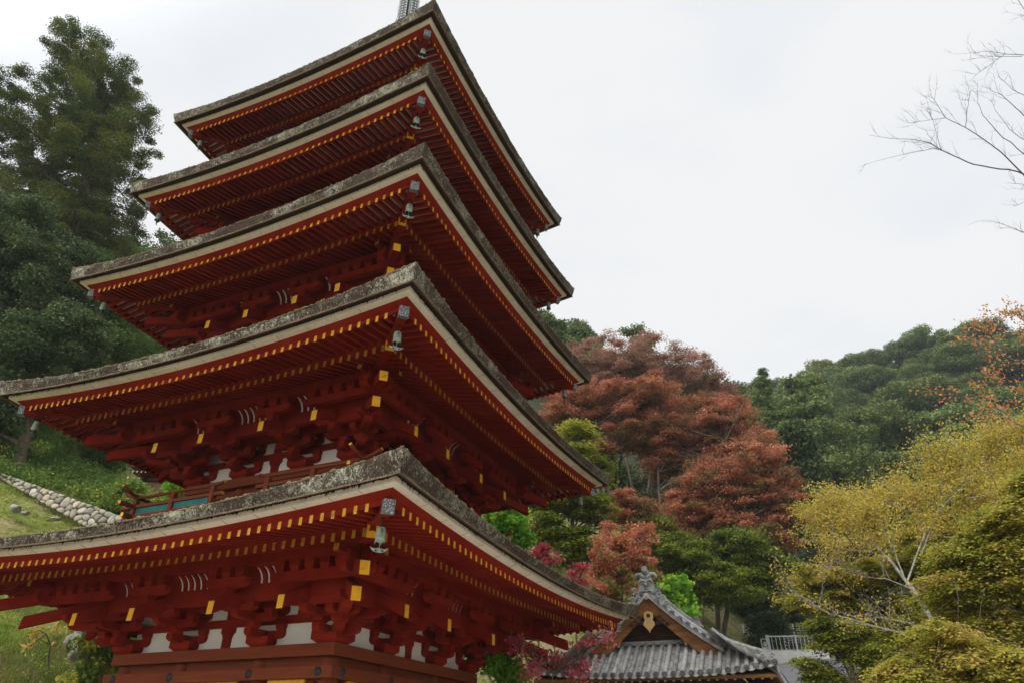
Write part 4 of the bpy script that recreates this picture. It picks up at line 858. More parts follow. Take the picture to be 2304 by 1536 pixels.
# bare tree leaning in from the right
r = np.random.default_rng(101); D0 = 13.0
b = at(2760, 1500, D0+0.6); b[2] = h1(b[0], b[1]); BT = thing('bare_tree', 'bare leafless tree reaching in from the right against the white sky', 'tree', tuple(b))
mb = MB(); fork = at(2480, 560, D0); up2 = at(2470, 180, D0+0.5)
limb(mb, b+np.array([0, 0, -0.4]), fork, 0.16, 0.085, r, 0.05, 0, 10, 8); limb(mb, fork, up2, 0.08, 0.04, r, 0.08, 0, 8, 7)
mb.build('trunk', BARKDK, BT, tuple(b)); mb = MB()
BR = [([(2480, 560), (2380, 430, .1), (2290, 387, .2), (2190, 371, .3), (2122, 340, .4), (2092, 322, .4), (2060, 315, .5), (2000, 312, .6), (1955, 304, .6)], .030, .004),
      ([(2122, 340, .4), (2100, 335, .3), (2045, 345, .2), (1990, 358, .1), (1945, 371, 0)], .011, .003), ([(2118, 338, .4), (2108, 305, .6), (2100, 272, .8), (2090, 250, .9)], .010, .003),
      ([(2470, 520), (2330, 425, -.2), (2295, 385, -.3), (2255, 345, -.4), (2215, 315, -.5), (2172, 287, -.5), (2128, 266, -.6), (2108, 235, -.7), (2092, 212, -.7)], .026, .004),
      ([(2172, 287, -.5), (2177, 245, -.3), (2182, 215, -.2), (2184, 205, -.2)], .009, .003), ([(2128, 266, -.6), (2090, 271, -.8), (2045, 277, -1)], .008, .003),
      ([(2460, 470), (2320, 360, .6), (2245, 298, .8), (2212, 260, .9), (2200, 230, 1), (2199, 184, 1)], .020, .003),
      ([(2470, 400), (2304, 262, -.6), (2255, 215, -.8), (2235, 206, -.9)], .018, .004), ([(2472, 330), (2320, 222, .3), (2280, 203, .3), (2245, 172, .4)], .015, .004),
      ([(2470, 210), (2330, 125, 0), (2262, 122, .2), (2225, 116, .3), (2178, 120, .3)], .018, .003), ([(2262, 122, .2), (2232, 143, .1), (2198, 168, 0)], .008, .003),
      ([(2300, 128, .2), (2240, 127, 0), (2184, 133, -.2)], .009, .003), ([(2470, 190), (2330, 60, 0), (2290, 0, .1), (2275, -40, .1)], .016, .004),
      ([(2470, 540), (2330, 440, 0), (2300, 415, 0), (2265, 412, 0)], .014, .003), ([(2475, 560), (2340, 470, .3), (2304, 455, .4), (2280, 466, .4)], .012, .003),
      ([(2480, 600), (2304, 523, 0), (2252, 503, 0)], .013, .004), ([(2465, 430), (2330, 330, 1), (2280, 300, 1.2), (2240, 250, 1.3), (2230, 225, 1.3)], .015, .003)]
for q, (pts, r0, r1) in enumerate(BR):
    P = px_branch(mb, pts, D0, r0*0.6, r1*0.65, 5, r, 5); k = len(P)//3 if len(pts) > 6 else 2
    twigs(mb, P[k:], r, 15 if len(pts) > 6 else 8, 0.6 if len(pts) > 6 else 0.45, 0.0030, 2)
mb.build('branches', BARKDK, BT, tuple(b))
# amber-leaved cherry twigs hanging in at the right edge
r = np.random.default_rng(102); D0 = 12.0
b = at(2800, 1500, D0+0.5); b[2] = h1(b[0], b[1]); AC = thing('cherry_tree', 'thin cherry twigs with sparse amber leaves hanging in at the right edge', 'tree', tuple(b))
mb = MB(); fk = at(2560, 1000, D0); limb(mb, b+np.array([0, 0, -0.4]), fk, 0.11, 0.06, r, 0.05, 0, 8, 8); mb.build('trunk', BARK, AC, tuple(b)); mb = MB(); tips = []
for pts in ([(2560, 1000), (2400, 860), (2304, 820), (2240, 790), (2200, 770), (2160, 756)], [(2304, 820), (2260, 800), (2225, 750), (2222, 722)], [(2560, 1000), (2380, 900), (2270, 905), (2180, 892), (2118, 886)],
            [(2560, 1000), (2400, 930), (2304, 960), (2250, 930), (2222, 925)], [(2500, 940), (2360, 760), (2304, 715), (2285, 705)], [(2560, 1000), (2400, 960), (2310, 900), (2260, 860), (2230, 850)], [(2560, 1000), (2420, 800), (2330, 720), (2300, 745)]):
    P = px_branch(mb, pts, D0+r.uniform(-.5, .5), 0.014, 0.003, 5, r, 5); twigs(mb, P[6:], r, 12, 0.40, 0.003, 1, 0.1, tips)
mb.build('twig_branches', BARKDK, AC, tuple(b))
C = np.concatenate([t_[2:] for t_ in tips]); V, tt = leaf_cloud(C, np.full(len(C), 0.10), 4, 0.027, r, 0.9, 0.1, 0.5, r.uniform(0.2, 0.9, len(C)), 0.15)
quads_mesh('crown', V-np.array(b), 4, tt, L_AMBER, AC)
# yellow cherry with lichened pale limbs
r = np.random.default_rng(103); D0 = 19.0
b = at(2185, 1640, D0); b[2] = h1(b[0], b[1]); YC = thing('cherry_tree', 'old cherry with lichen-pale bare limbs and yellow to orange leaf sprays', 'tree', tuple(b)); mb = MB(); tips = []
tr_ = px_branch(mb, [(2195, 1720), (2165, 1560), (2136, 1463), (2111, 1413), (2078, 1363), (2055, 1325, .2), (2036, 1303, .3), (2006, 1263, .4), (1971, 1228, .5), (1936, 1203, .6), (1906, 1193, .7), (1880, 1190, .8)], D0, 0.085, 0.008, 5, r, 8)
lf = []
def yb_(pts, r0, n, leaf):
    P = px_branch(mb, pts, D0, r0*0.62, 0.006, 5, r, 6); tl = []; twigs(mb, P[3:], r, int(n*1.3), 0.85, 0.007, 2, 0.25, tl)
    if leaf > 0: lf.extend([t_ for t_ in tl if r.random() < leaf])
yb_([(2130, 1455), (2036, 1425, -.2), (1966, 1408, -.3), (1906, 1390, -.4), (1856, 1375, -.5), (1816, 1348, -.5), (1775, 1325, -.6)], 0.05, 16, 0.22)
yb_([(2111, 1420), (2036, 1398, .3), (1976, 1388, .5), (1936, 1393, .6)], 0.035, 9, 0.2)
yb_([(1946, 1298, .2), (1906, 1280, 0), (1880, 1260, -.1), (1836, 1283, -.2)], 0.02, 9, 0.25)
yb_([(2055, 1325, .2), (1990, 1300, .1), (1946, 1298, .2)], 0.03, 5, 0.15)
yb_([(2036, 1303, .3), (2010, 1230, .6), (1985, 1190, .8), (1960, 1160, 1)], 0.035, 18, 0.9)
yb_([(1936, 1203, .6), (1890, 1180, .7), (1850, 1170, .7)], 0.02, 16, 0.95)
yb_([(1971, 1228, .5), (1930, 1180, .3), (1880, 1150, .2)], 0.02, 18, 0.95)
yb_([(2040, 1310, .3), (2080, 1200, .8), (2060, 1130, 1), (2030, 1090, 1.2)], 0.04, 20, 0.95)
yb_([(2070, 1250, .6), (2110, 1150, 1), (2120, 1080, 1.2), (2100, 1030, 1.3)], 0.035, 22, 0.95)
yb_([(2110, 1150, 1), (2180, 1080, 1), (2220, 1030, 1), (2250, 1000, 1)], 0.03, 22, 0.95)
yb_([(2180, 1120, 1), (2240, 1110, .8), (2300, 1060, .8), (2340, 1010, .8)], 0.03, 22, 0.95)
yb_([(2060, 1130, 1), (2130, 1075, 1.5), (2180, 1020, 1.6)], 0.02, 18, 0.95)
yb_([(2250, 1000, 1), (2300, 985, 1), (2380, 960, 1)], 0.02, 22, 0.95)
yb_([(2120, 1080, 1.2), (2200, 1130, 1.4), (2300, 1120, 1.5)], 0.02, 22, 0.95)
yb_([(2060, 1130, 1), (2000, 1130, 1.2), (1950, 1150, 1.3)], 0.02, 22, 0.95)
yb_([(2080, 1200, .8), (2160, 1210, 1.2), (2240, 1200, 1.3)], 0.02, 20, 0.9)
yb_([(2006, 1263, .4), (1960, 1240, .2), (1900, 1235, 0), (1850, 1215, 0)], 0.02, 12, 0.85)
mb.build('trunk', LICHEN, YC, tuple(b))
C = np.concatenate([t_[1:] for t_ in lf]); hz = np.clip((C[:, 2]-C[:, 2].min())/np.ptp(C[:, 2]), 0, 1)
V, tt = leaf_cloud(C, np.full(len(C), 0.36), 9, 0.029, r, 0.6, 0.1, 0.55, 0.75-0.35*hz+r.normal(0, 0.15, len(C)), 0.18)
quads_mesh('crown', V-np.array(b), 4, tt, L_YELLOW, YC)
OM = 'olive maples at the right'
for n_, (lab, foot, items, D, sd, nc, mt, tn) in enumerate([
    ('large olive green maple filling the right edge', (2330, 1640), [(2280, 1180, 90, 60), (2200, 1250, 100, 50), (2290, 1300, 90, 60), (2330, 1120, 60, 70), (2150, 1330, 90, 40), (2270, 1420, 90, 50)], 15.5, 110, 190, L_OLIVE, (0.30, 0.92)),
    ('olive and rust maple sprays low in the right corner', (2230, 1700), [(2220, 1500, 110, 45), (2120, 1440, 80, 35), (2300, 1510, 60, 40), (2060, 1510, 80, 40), (2150, 1545, 90, 25)], 14.0, 111, 130, L_OLIVE, (0.5, 1.0)),
    ('yellow-olive maple under the pale cherry limbs', (1960, 1640), [(1960, 1300, 80, 40), (2060, 1270, 80, 35), (1900, 1360, 80, 30), (2040, 1370, 90, 40), (1840, 1300, 60, 30), (1980, 1440, 90, 30), (1800, 1350, 40, 20)], 22.0, 112, 190, L_OLIVE, (0.30, 0.9)),
    ('yellow-olive maple high at the right edge behind the yellow cherry', (2200, 1640), [(2200, 1130, 110, 45), (2290, 1070, 70, 45), (2120, 1200, 100, 40), (2260, 1220, 90, 50), (2040, 1240, 80, 35), (2180, 1290, 90, 40), (2310, 1150, 40, 60)], 23.0, 114, 210, L_OLIVE, (0.25, 0.85)),
    ('olive maple low between the grey road and the pale trunk', (2080, 1660), [(2060, 1420, 80, 35), (2120, 1370, 80, 35), (2000, 1480, 70, 30), (2170, 1420, 70, 35)], 20.5, 115, 120, L_OLIVE, (0.25, 0.85)),
    ('green maple leaning over the grey road', (1960, 1640), [(1880, 1440, 50, 20), (1825, 1492, 30, 12), (1860, 1520, 50, 14), (1795, 1478, 26, 8), (1900, 1420, 50, 20), (1940, 1470, 60, 22), (2000, 1510, 60, 30), (1850, 1405, 40, 14)], 19.0, 113, 80, L_YGREEN, (0.2, 0.75))]):
    ptree('maple_tree', lab, 'tree', foot, items, D, mt, sd, nclump=int(nc*2.3), crad=(0.22, 0.62), nleaf=260, size=0.034, flat=0.15, upb=0.66, trunk=0.10, limbs=90, tint=tn, surf=0.72, group=OM, droop=0.30, split=0.35, hollow=0.0)

# ------------------------------------------------------------------ tiled hall at the right
HU, HB = Vector((0.9994, 0.0349, 0)), Vector((-0.0349, 0.9994, 0))        # along the front, and backwards
HO = Vector((5.0, 10.3, 0)) + HU*(-0.33)
hz0 = h1(HO.x+HB.x*4, HO.y+HB.y*4)
HALL = thing('temple_hall', 'old temple hall with silver-grey tiled hip-and-gable roof beside the pagoda', 'hall', (HO.x, HO.y, hz0), math.atan2(HU.y, HU.x))
def H(x, y, z): return Vector((x, y, z-hz0))
W2, YD = 3.80, 9.0                                # half width at the eaves, depth
def skirt(t): return 2.42+0.60*t+0.08*t*t           # height of the front skirt, t metres back from the eave
def curve_up(x): return 0.24*(abs(x)/W2)**3
def gz(x): x = abs(x); return 4.99-0.98*x+0.08*x*x     # gable roof line
mb = MB(); N = 29; sp = 2*W2/(N-1)
for f, (sgn) in enumerate((1,)):
    for j in range(N):
        x = -W2+sp*j; tmax = min(1.45, (W2-abs(x))*0.75+0.10)
        pts = [H(x, t, skirt(t)+curve_up(x)*(1-t/1.6)+0.045) for t in np.linspace(-0.02, tmax, 8)]
        mb.tube(pts, 0.075, 10, 0, True, 1)
        mb.lathe([(0.088, 0.0), (0.088, -0.03), (0.07, -0.04), (0.055, -0.03), (0.03, -0.045), (0, -0.045)], pts[0], 14, 1, True, Matrix.Rotation(-math.pi/2, 3, 'X'))
        if j == N-1: break
        xm0, xm1 = x+0.02, x+sp-0.02; xm = (xm0+xm1)/2; tm = min(1.45, (W2-abs(xm))*0.75+0.10)
        nc = max(1, int(tm/0.115))
        for c_ in range(nc+1):
            t0, t1 = c_*0.115-0.05, (c_+1)*0.115; row = []
            for tt_, dz in ((t0, 0.022), (t1, 0.0), (t0, -0.01)):
                for q in range(7):
                    xx = xm0+(xm1-xm0)*q/6; sag = -0.045*math.sin(math.pi*q/6); row.append(H(xx, tt_, skirt(tt_)+curve_up(xx)*(1-tt_/1.6)+sag+dz))
            mb.add(row, [(7+q, 8+q, 1+q, q) for q in range(6)]+[(q, q+1, 15+q, 14+q) for q in range(6)], 2, False)
mb.build('front_tiles', [TILE, TILEDK, TILEPAN], HALL)
mb = MB()                                          # side skirts and gable roof slopes
for sg in (-1, 1):
    for j in range(30):
        y = 0.3+0.33*j; t1 = min(1.9, 0.2+(y)*1.1)
        mb.tube([H(sg*(W2-t), y, skirt(t)+0.16*max(0, 1-y/2.5)**2+0.045) for t in np.linspace(-0.02, t1, 6)], 0.075, 8, 0, True, 1)
    for j in range(28):
        y = 1.02+0.32*j; mb.tube([H(sg*x, y, gz(x)+0.10) for x in np.linspace(0.05, 2.30, 9)], 0.075, 8, 0, True, 1)
    xs = np.linspace(0.0, 2.30, 10)
    mb.add([H(sg*x, y, gz(x)+0.03) for y in (0.80, YD) for x in xs]+[H(sg*x, y, gz(x)-0.05) for y in (0.80, YD) for x in xs],
           [(q, q+1, 11+q, 10+q) for q in range(9)]+[(20+q, 21+q, 31+q, 30+q) for q in range(9)]+[(q, q+1, 21+q, 20+q) for q in range(9)], 2)
    ts = np.linspace(0, 1.9, 5); mb.add([H(sg*(W2-t), y, skirt(t)) for y in (0.2, YD) for t in ts], [(q, q+1, 6+q, 5+q) for q in range(4)], 2)
mb.build('side_tiles', [TILE, TILEDK, TILEPAN], HALL)
mb = MB(); GY0 = 0.92                              # verge tiles: round ends facing forward down both slopes
for sg in (-1, 1):
    L = 0.32
    while L < 2.36:
        x = L; z = gz(x)+0.09; p = H(sg*x, GY0, z); mb.tube([p+Vector((0, 0.45, 0)), p], 0.082, 10, 0, True, 1)
        mb.lathe([(0.094, 0.0), (0.094, -0.03), (0.074, -0.042), (0.055, -0.03), (0.03, -0.046), (0, -0.046)], p, 14, 1, True, Matrix.Rotation(-math.pi/2, 3, 'X'))
        for q in range(2): mb.beam(H(sg*(x-0.10), GY0+0.02+0.01*q, gz(x-0.10)+0.045-0.035*q), H(sg*(x+0.10), GY0+0.02+0.01*q, gz(x+0.10)+0.045-0.035*q), 0.30, 0.02, 2)
        L += 0.232
    xs = np.linspace(0.22, 2.40, 12)
    for o_, hh in ((0.16, 0.20), (0.40, 0.185)): mb.tube([H(sg*x, GY0+o_, gz(x)+hh) for x in xs], 0.085, 8, 0, True, 1)
mb.build('verge_tiles', [TILE, TILEDK, TILEPAN], HALL)
mb = MB()                                          # main ridge, descending ridges, corner ridges
def ridge(pts, w_, h_, cap=0.085, courses=4):
    for q in range(courses):
        for A, B_ in zip(pts[:-1], pts[1:]):
            z = Vector((0, 0, h_*(q+0.5)/courses)); mb.beam(A+z, B_+z, w_*(1.0-0.06*(q % 2)), h_/courses*0.82, 2 if q % 2 else 0)
    cp = [p+Vector((0, 0, h_+cap*0.4)) for p in pts]; mb.tube(cp, cap, 8, 0, True, 1)
    for A, B_ in zip(cp[:-1], cp[1:]):
        d = (B_-A); n_ = max(1, int(d.length/0.30))
        for q in range(n_): c_ = A+d*(q/n_); mb.tube([c_, c_+d.normalized()*0.035], cap*1.14, 8, 2)
ridge([H(0, GY0+0.25, gz(0)+0.03), H(0, YD-0.5, gz(0)+0.03)], 0.26, 0.34, 0.09, 6)
for sg in (-1, 1):
    ridge([H(sg*x, 2.0, gz(x)+0.08) for x in (0.15, 0.5, 0.8, 1.1, 1.3)], 0.2, 0.26, 0.075)
    cr = [(2.22, 1.24), (2.6, 0.99), (3.0, 0.68), (3.35, 0.38), (3.6, 0.15)]
    ridge([H(sg*x, y+0.05, skirt(y)+0.24*max(0, (x-2.0)/1.8)**2.2+0.09) for x, y in cr], 0.2, 0.17, 0.075, 3)
ridge([H(-2.05, 1.36, skirt(1.30)-0.05), H(-1.55, 1.38, skirt(1.34)-0.01), H(-1.25, 1.44, skirt(1.40)+0.06), H(1.25, 1.44, skirt(1.40)+0.06), H(1.55, 1.38, skirt(1.34)-0.01), H(2.05, 1.36, skirt(1.30)-0.05)], 0.14, 0.09, 0.035, 3)
mb.build('ridge_tiles', [TILE, TILEDK, TILEPAN], HALL)
mb = MB()                                          # demon-face ridge-end ornament with scroll flanks
def scroll(c_, r_, turns, sg, th):
    pts = [(c_[0]+sg*r_*(1-0.13*t)*math.cos(t), c_[1], c_[2]+r_*(1-0.13*t)*math.sin(t)) for t in np.linspace(0, turns, 16)]
    mb.tube([H(*p) for p in pts], np.linspace(th, th*0.45, 16), 6)
oy = GY0+0.12; oz = gz(0)+0.02
mb.prism([(-0.24, 0), (0.24, 0), (0.27, 0.22), (0.22, 0.45), (0.16, 0.62), (-0.16, 0.62), (-0.22, 0.45), (-0.27, 0.22)], H(0, oy, oz), (1, 0, 0), (0, 0, 1), (0, 1, 0), 0.16)
for sg in (-1, 1):
    mb.tube([H(sg*x, oy-0.10, oz+z) for x, z in ((0.02, 0.42), (0.10, 0.47), (0.19, 0.45), (0.24, 0.38))], [0.03, 0.045, 0.04, 0.02], 6)
    mb.tube([H(sg*x, oy-0.06, oz+z) for x, z in ((0.05, 0.56), (0.18, 0.66), (0.30, 0.66), (0.36, 0.58), (0.35, 0.50))], [0.06, 0.075, 0.07, 0.05, 0.02], 7)
    mb.lathe([(0, -0.03), (0.03, -0.02), (0.042, 0), (0.03, 0.02), (0, 0.03)], H(sg*0.10, oy-0.10, oz+0.37), 10)
    mb.tube([H(sg*x, oy-0.10, oz+z) for x, z in ((0.0, 0.10), (0.10, 0.13), (0.19, 0.10), (0.22, 0.03))], [0.03, 0.04, 0.035, 0.02], 6)
    mb.tube([H(sg*x, oy-0.10, oz+z) for x, z in ((0.0, 0.18), (0.08, 0.20), (0.16, 0.17))], [0.03, 0.03, 0.015], 6)
    for c_, r_ in (((sg*0.36, oy-0.02, oz+0.02), 0.11), ((sg*0.50, oy-0.02, oz-0.14), 0.10), ((sg*0.42, oy-0.04, oz+0.17), 0.075), ((sg*0.62, oy-0.02, oz-0.30), 0.09), ((sg*0.30, oy-0.05, oz-0.12), 0.08)): scroll(c_, r_, 7.5, sg, 0.042)
mb.tube([H(0, oy-0.10, oz+0.40), H(0, oy-0.16, oz+0.31), H(0, oy-0.14, oz+0.26)], [0.03, 0.055, 0.05], 7)
mb.tube([H(0, oy+0.35, oz+0.76), H(0, oy-0.16, oz+0.82)], 0.085, 12, 0, True, 1)
mb.lathe([(0.10, 0.0), (0.10, -0.03), (0.078, -0.042), (0.05, -0.03), (0, -0.04)], H(0, oy-0.16, oz+0.82), 14, 0, True, Matrix.Rotation(-math.pi/2-0.1, 3, 'X'))
mb.lathe([(0.11, 0.0), (0.11, -0.04), (0.08, -0.05), (0.05, -0.035), (0, -0.05)], H(0, GY0-0.06, gz(0)-0.06), 14, 0, True, Matrix.Rotation(-math.pi/2, 3, 'X'))
mb.build('ridge_end_ornament', [TILE, TILEDK], HALL)
for sg in (-1, 1):                                 # small ornaments at the foot of the ridges
    for c_ in ((sg*1.40, 2.0, gz(1.40)+0.30), (sg*3.62, 0.12, 2.92)):
        mb = MB(); mb.prism([(-0.12, -0.15), (0.12, -0.15), (0.15, 0.05), (0.08, 0.2), (-0.08, 0.2), (-0.15, 0.05)], H(*c_), (1, 0, 0), (0, 0, 1), (0, 1, 0), 0.12)
        for s2 in (-1, 1): scroll((c_[0]+s2*0.13, c_[1]-0.06, c_[2]-0.04), 0.075, 7, s2, 0.03)
        mb.tube([H(c_[0], c_[1]+0.15, c_[2]+0.24), H(c_[0], c_[1]-0.1, c_[2]+0.28)], 0.07, 10, 0, True, 1)
        mb.build('corner_ornament', [TILE, TILEDK], HALL)
mb = MB()                                          # bargeboards
for sg in (-1, 1):
    xs = np.linspace(0, 2.30, 12)
    for y_, up_, lo_ in ((GY0+0.06, -0.05, 0.42), (GY0+0.03, -0.06, 0.17)):
        for xa, xb in zip(xs[:-1], xs[1:]):
            q = [H(sg*xa, y_, gz(xa)+up_), H(sg*xb, y_, gz(xb)+up_), H(sg*xb, y_, gz(xb)+up_-lo_*(1+0.1*xb)), H(sg*xa, y_, gz(xa)+up_-lo_*(1+0.1*xa))]
            mb.add(q+[p+Vector((0, 0.055, 0)) for p in q], [(0, 1, 2, 3), (7, 6, 5, 4), (3, 2, 6, 7), (0, 4, 5, 1)], 0)
mb.build('bargeboard', TIMBER, HALL)
mb = MB(); py = GY0+0.02; pz = 4.36
prof = [(0, 0.12), (0.14, 0.05), (0.16, -0.10), (0.12, -0.17), (0.18, -0.24), (0.19, -0.33), (0.10, -0.42), (0.03, -0.50), (0, -0.58)]
mb.prism(prof+[(-x, z) for x, z in prof[-2:0:-1]], H(0, py, pz), (1, 0, 0), (0, 0, 1), (0, 1, 0), 0.07)
pend = mb.build('gable_pendant', PALEWOOD, HALL)
mb = MB(); mb.lathe([(0.065, 0), (0.065, -0.05), (0.03, -0.07), (0, -0.07)], H(0, py-0.03, pz-0.03), 6, 0, True, Matrix.Rotation(-math.pi/2, 3, 'X')); mb.build('pendant_boss', DARKWOOD, pend)
for sg in (-1, 1):
    mb = MB()
    for c_, r_ in (((sg*0.32, py, pz-0.12), 0.10), ((sg*0.45, py, pz-0.24), 0.09), ((sg*0.28, py, pz-0.28), 0.08), ((sg*0.60, py, pz-0.34), 0.08)): scroll(c_, r_, 7, sg, 0.03)
    mb.build('pendant_scroll', DARKWOOD, pend)
mb = MB()
for sg in (-1, 1):
    scroll((sg*1.32, py+0.1, 3.50), 0.11, 7, sg, 0.04); scroll((sg*1.14, py+0.1, 3.44), 0.08, 7, sg, 0.035)
mb.build('carved_corner', PALEWOOD, HALL)
mb = MB(); mb.add([H(-2.2, 1.75, 3.0), H(2.2, 1.75, 3.0), H(0, 1.75, 4.8), H(-2.2, 2.0, 3.0), H(2.2, 2.0, 3.0), H(0, 2.0, 4.8)], [(0, 1, 2), (5, 4, 3)], 0)
mb.box(H(0, 1.55, 3.28), (3.4, 0.3, 0.12)); mb.box(H(0, 1.62, 3.58), (2.6, 0.18, 0.12)); mb.build('gable_wall', DARKWOOD, HALL)
mb = MB(); mb.box(H(0, 5.2, (hz0+2.5)/2), (5.2, 6.6, 2.5-hz0)); mb.build('hall_wall', DARKWOOD, HALL)
mb = MB(); mb.box(H(0, 0.10, 2.345), (2*W2-0.1, 0.10, 0.09)); mb.add([H(-W2, 0.05, 2.40), H(W2, 0.05, 2.40), H(W2-1.2, 1.6, 2.75), H(-W2+1.2, 1.6, 2.75)], [(0, 1, 2, 3)], 0)
for sg in (-1, 1):
    mb.add([H(sg*W2, 0.05, 2.40), H(sg*W2, YD, 2.40), H(sg*(W2-1.6), YD, 2.9), H(sg*(W2-1.4), 1.6, 2.8)], [(0, 1, 2, 3)], 0); mb.beam(H(sg*(W2-0.05), 0.1, 2.36), H(sg*(W2-0.05), YD, 2.36), 0.1, 0.1)
ev = mb.build('eave_soffit', TIMBER, HALL)
mb = MB()
for x in np.arange(-W2+0.15, W2-0.1, 0.26): mb.beam(H(x, 0.16, 2.31), H(x, 1.7, 2.62), 0.07, 0.09, 0, 1, 1)
mb.build('hall_rafters', [DARKWOOD, CREAM], ev)

# ------------------------------------------------------------------ small tiled building up the slope at the left
hp = at(372, 1085, 38); hd = Vector((RIGHT[0], RIGHT[1], 0)).normalized(); back = Vector((-hd.y, hd.x, 0))
SH = thing('hillside_building', 'small tiled building half hidden behind the left side of the pagoda', 'building', (hp[0], hp[1], h1(hp[0], hp[1])), math.atan2(hd.y, hd.x))
oz = hp[2]-h1(hp[0], hp[1]); S = lambda x, y, z: Vector((x, y, z+oz))
kk = 38/1543.0*1.02
mb = MB()
for j in range(26):
    x = -2.35+0.29*j; up_ = 0.42*max(0, (1.2-(x+2.35))/1.2)**2
    mb.tube([S(x+0.45*t, 2.0*t, 0.86+up_*(1-t)+1.75*t) for t in np.linspace(0, 1, 5)], 0.085, 8, 0, True, 1)
    mb.add([S(x, 0.03, 0.82+up_), S(x+0.29, 0.03, 0.82+up_), S(x+0.74, 2.0, 2.57), S(x+0.45, 2.0, 2.57)], [(0, 1, 2, 3)], 0)
mb.tube([S(-2.45, -0.1, 1.36), S(-2.2, 0.7, 1.75), S(-1.7, 2.0, 2.75)], 0.13, 8)
mb.build('tiled_roof', [TILE, TILEDK], SH)
mb = MB(); mb.add([S(-2.3, 0.1, 0.98), S(-1.2, 0.1, 0.66), S(5, 0.1, 0.62), S(5, 2.2, 0.55), S(-1.6, 2.2, 0.55)], [(0, 1, 2, 3, 4)], 0)
for j in range(30): mb.beam(S(-1.9+0.22*j, 0.12, 0.62), S(-1.7+0.22*j, 2.0, 0.45), 0.07, 0.09, 0, 1, 1)
mb.box(S(1.8, 0.7, 0.42), (6.2, 0.14, 0.16)); mb.build('eave_underside', [TIMBER, CREAM], SH)
mb = MB(); mb.box(S(1.8, 3.5, -1.2), (6.6, 4.0, 3.4)); mb.build('building_wall', DARKWOOD, SH)
mb = MB()
for j in range(24):
    x = -1.6+0.27*j; mb.tube([S(x, 1.0, 0.42-0.01*j), S(x-0.45, -0.9, -0.78-0.01*j)], 0.085, 6)
mb.add([S(-1.8, 1.0, 0.36), S(5, 1.0, 0.12), S(4.6, -0.9, -1.08), S(-2.2, -0.9, -0.84)], [(0, 1, 2, 3)], 0)
mb.tube([S(-1.9, 1.0, 0.55), S(-0.5, 1.0, 0.45), S(5, 1.0, 0.22)], 0.10, 7); mb.build('lower_roof', BROWNROOF, SH)

# ------------------------------------------------------------------ left slope: stone wall, rocks, sapling, grass, shrubs
r = np.random.default_rng(55)
def ico(sub=2):
    bm_ = __import__('bmesh').new(); __import__('bmesh').ops.create_icosphere(bm_, subdivisions=sub, radius=1); v = [p.co.copy() for p in bm_.verts]; f = [[q.index for q in p.verts] for p in bm_.faces]; bm_.free(); return v, f
IV, IF = ico(2)
A0, A1 = at(-60, 1040, 33), at(310, 1173, 27.0); B0, B1 = at(-60, 1044, 32.8), at(330, 1262, 26.2)
A0, A1, B0, B1 = map(np.array, (A0, A1, B0, B1)); dn = np.cross(A1-A0, B1-A1); dn /= np.linalg.norm(dn)
if dn @ (CAM-A1) < 0: dn = -dn
SW = thing('stone_wall', 'retaining wall of rounded pale river stones stepping down the grassy slope', 'stone wall', tuple(A1-np.array([0, 0, 1.2])))
ex = (A1-A0)/np.linalg.norm(A1-A0); ey = np.cross(dn, ex); mb = MB()
w2 = lambda p: np.array([(p-A0) @ ex, (p-A0) @ ey])
quad = [w2(p) for p in (A0, A1, B1, B0)]
if sum(quad[q][0]*quad[(q+1) % 4][1]-quad[(q+1) % 4][0]*quad[q][1] for q in range(4)) < 0: quad = quad[::-1]
def clip(poly, n_, d_):
    out = []
    for q in range(len(poly)):
        a_, b_ = poly[q], poly[(q+1) % len(poly)]; fa, fb = a_ @ n_-d_, b_ @ n_-d_
        if fa <= 0: out.append(a_)
        if fa*fb < 0: out.append(a_+(b_-a_)*fa/(fa-fb))
    return out
seeds = []; lo_, hi_ = np.min(quad, 0), np.max(quad, 0)
for q in range(6000):
    p = lo_+(hi_-lo_)*r.random(2); k_ = 0.17+0.13*min(1, max(0, (p[0]-lo_[0])/(hi_[0]-lo_[0]))); k_ *= r.uniform(0.75, 1.25)
    ins = all((quad[(e+1) % 4]-quad[e])[0]*(p-quad[e])[1]-(quad[(e+1) % 4]-quad[e])[1]*(p-quad[e])[0] > 0 for e in range(4))
    if ins and all(abs(p-a_) @ abs(p-a_) > (0.5*(k_+b_))**2 for a_, b_ in seeds): seeds.append((p, k_))
for p, k_ in seeds:
    poly = list(quad)
    for a_, b_ in seeds:
        if a_ is not p and np.linalg.norm(a_-p) < 1.6:
            d_ = a_-p; mid_ = p+d_*(k_/(k_+b_)); poly = clip(poly, d_, d_ @ mid_)
            if len(poly) < 3: break
    if len(poly) < 3: continue
    c_ = np.mean(poly, 0); poly = [c_+(q-c_)*0.95 for q in poly]
    for _ in range(2): poly = [v_ for a_, b_ in zip(poly, poly[1:]+poly[:1]) for v_ in (a_*0.75+b_*0.25, a_*0.25+b_*0.75)]
    n_ = len(poly); hgt_ = r.uniform(0.05, 0.11); tilt = r.normal(0, 0.12, 2); vs_ = []
    for sc_, hh_ in ((1.0, -0.06), (0.99, 0.25), (0.90, 0.68), (0.70, 0.92), (0.38, 1.0)):
        for q in poly: w_ = (q-c_)*sc_; vs_.append(A0+ex*(c_+w_)[0]+ey*(c_+w_)[1]+dn*(hgt_*hh_+(w_ @ tilt)*max(hh_, 0)))
    vs_.append(A0+ex*c_[0]+ey*c_[1]+dn*hgt_*1.02)
    mb.add(vs_, [(e*n_+q, e*n_+(q+1) % n_, (e+1)*n_+(q+1) % n_, (e+1)*n_+q) for e in range(4) for q in range(n_)]+[(4*n_+q, 4*n_+(q+1) % n_, 5*n_) for q in range(n_)], 0, True)
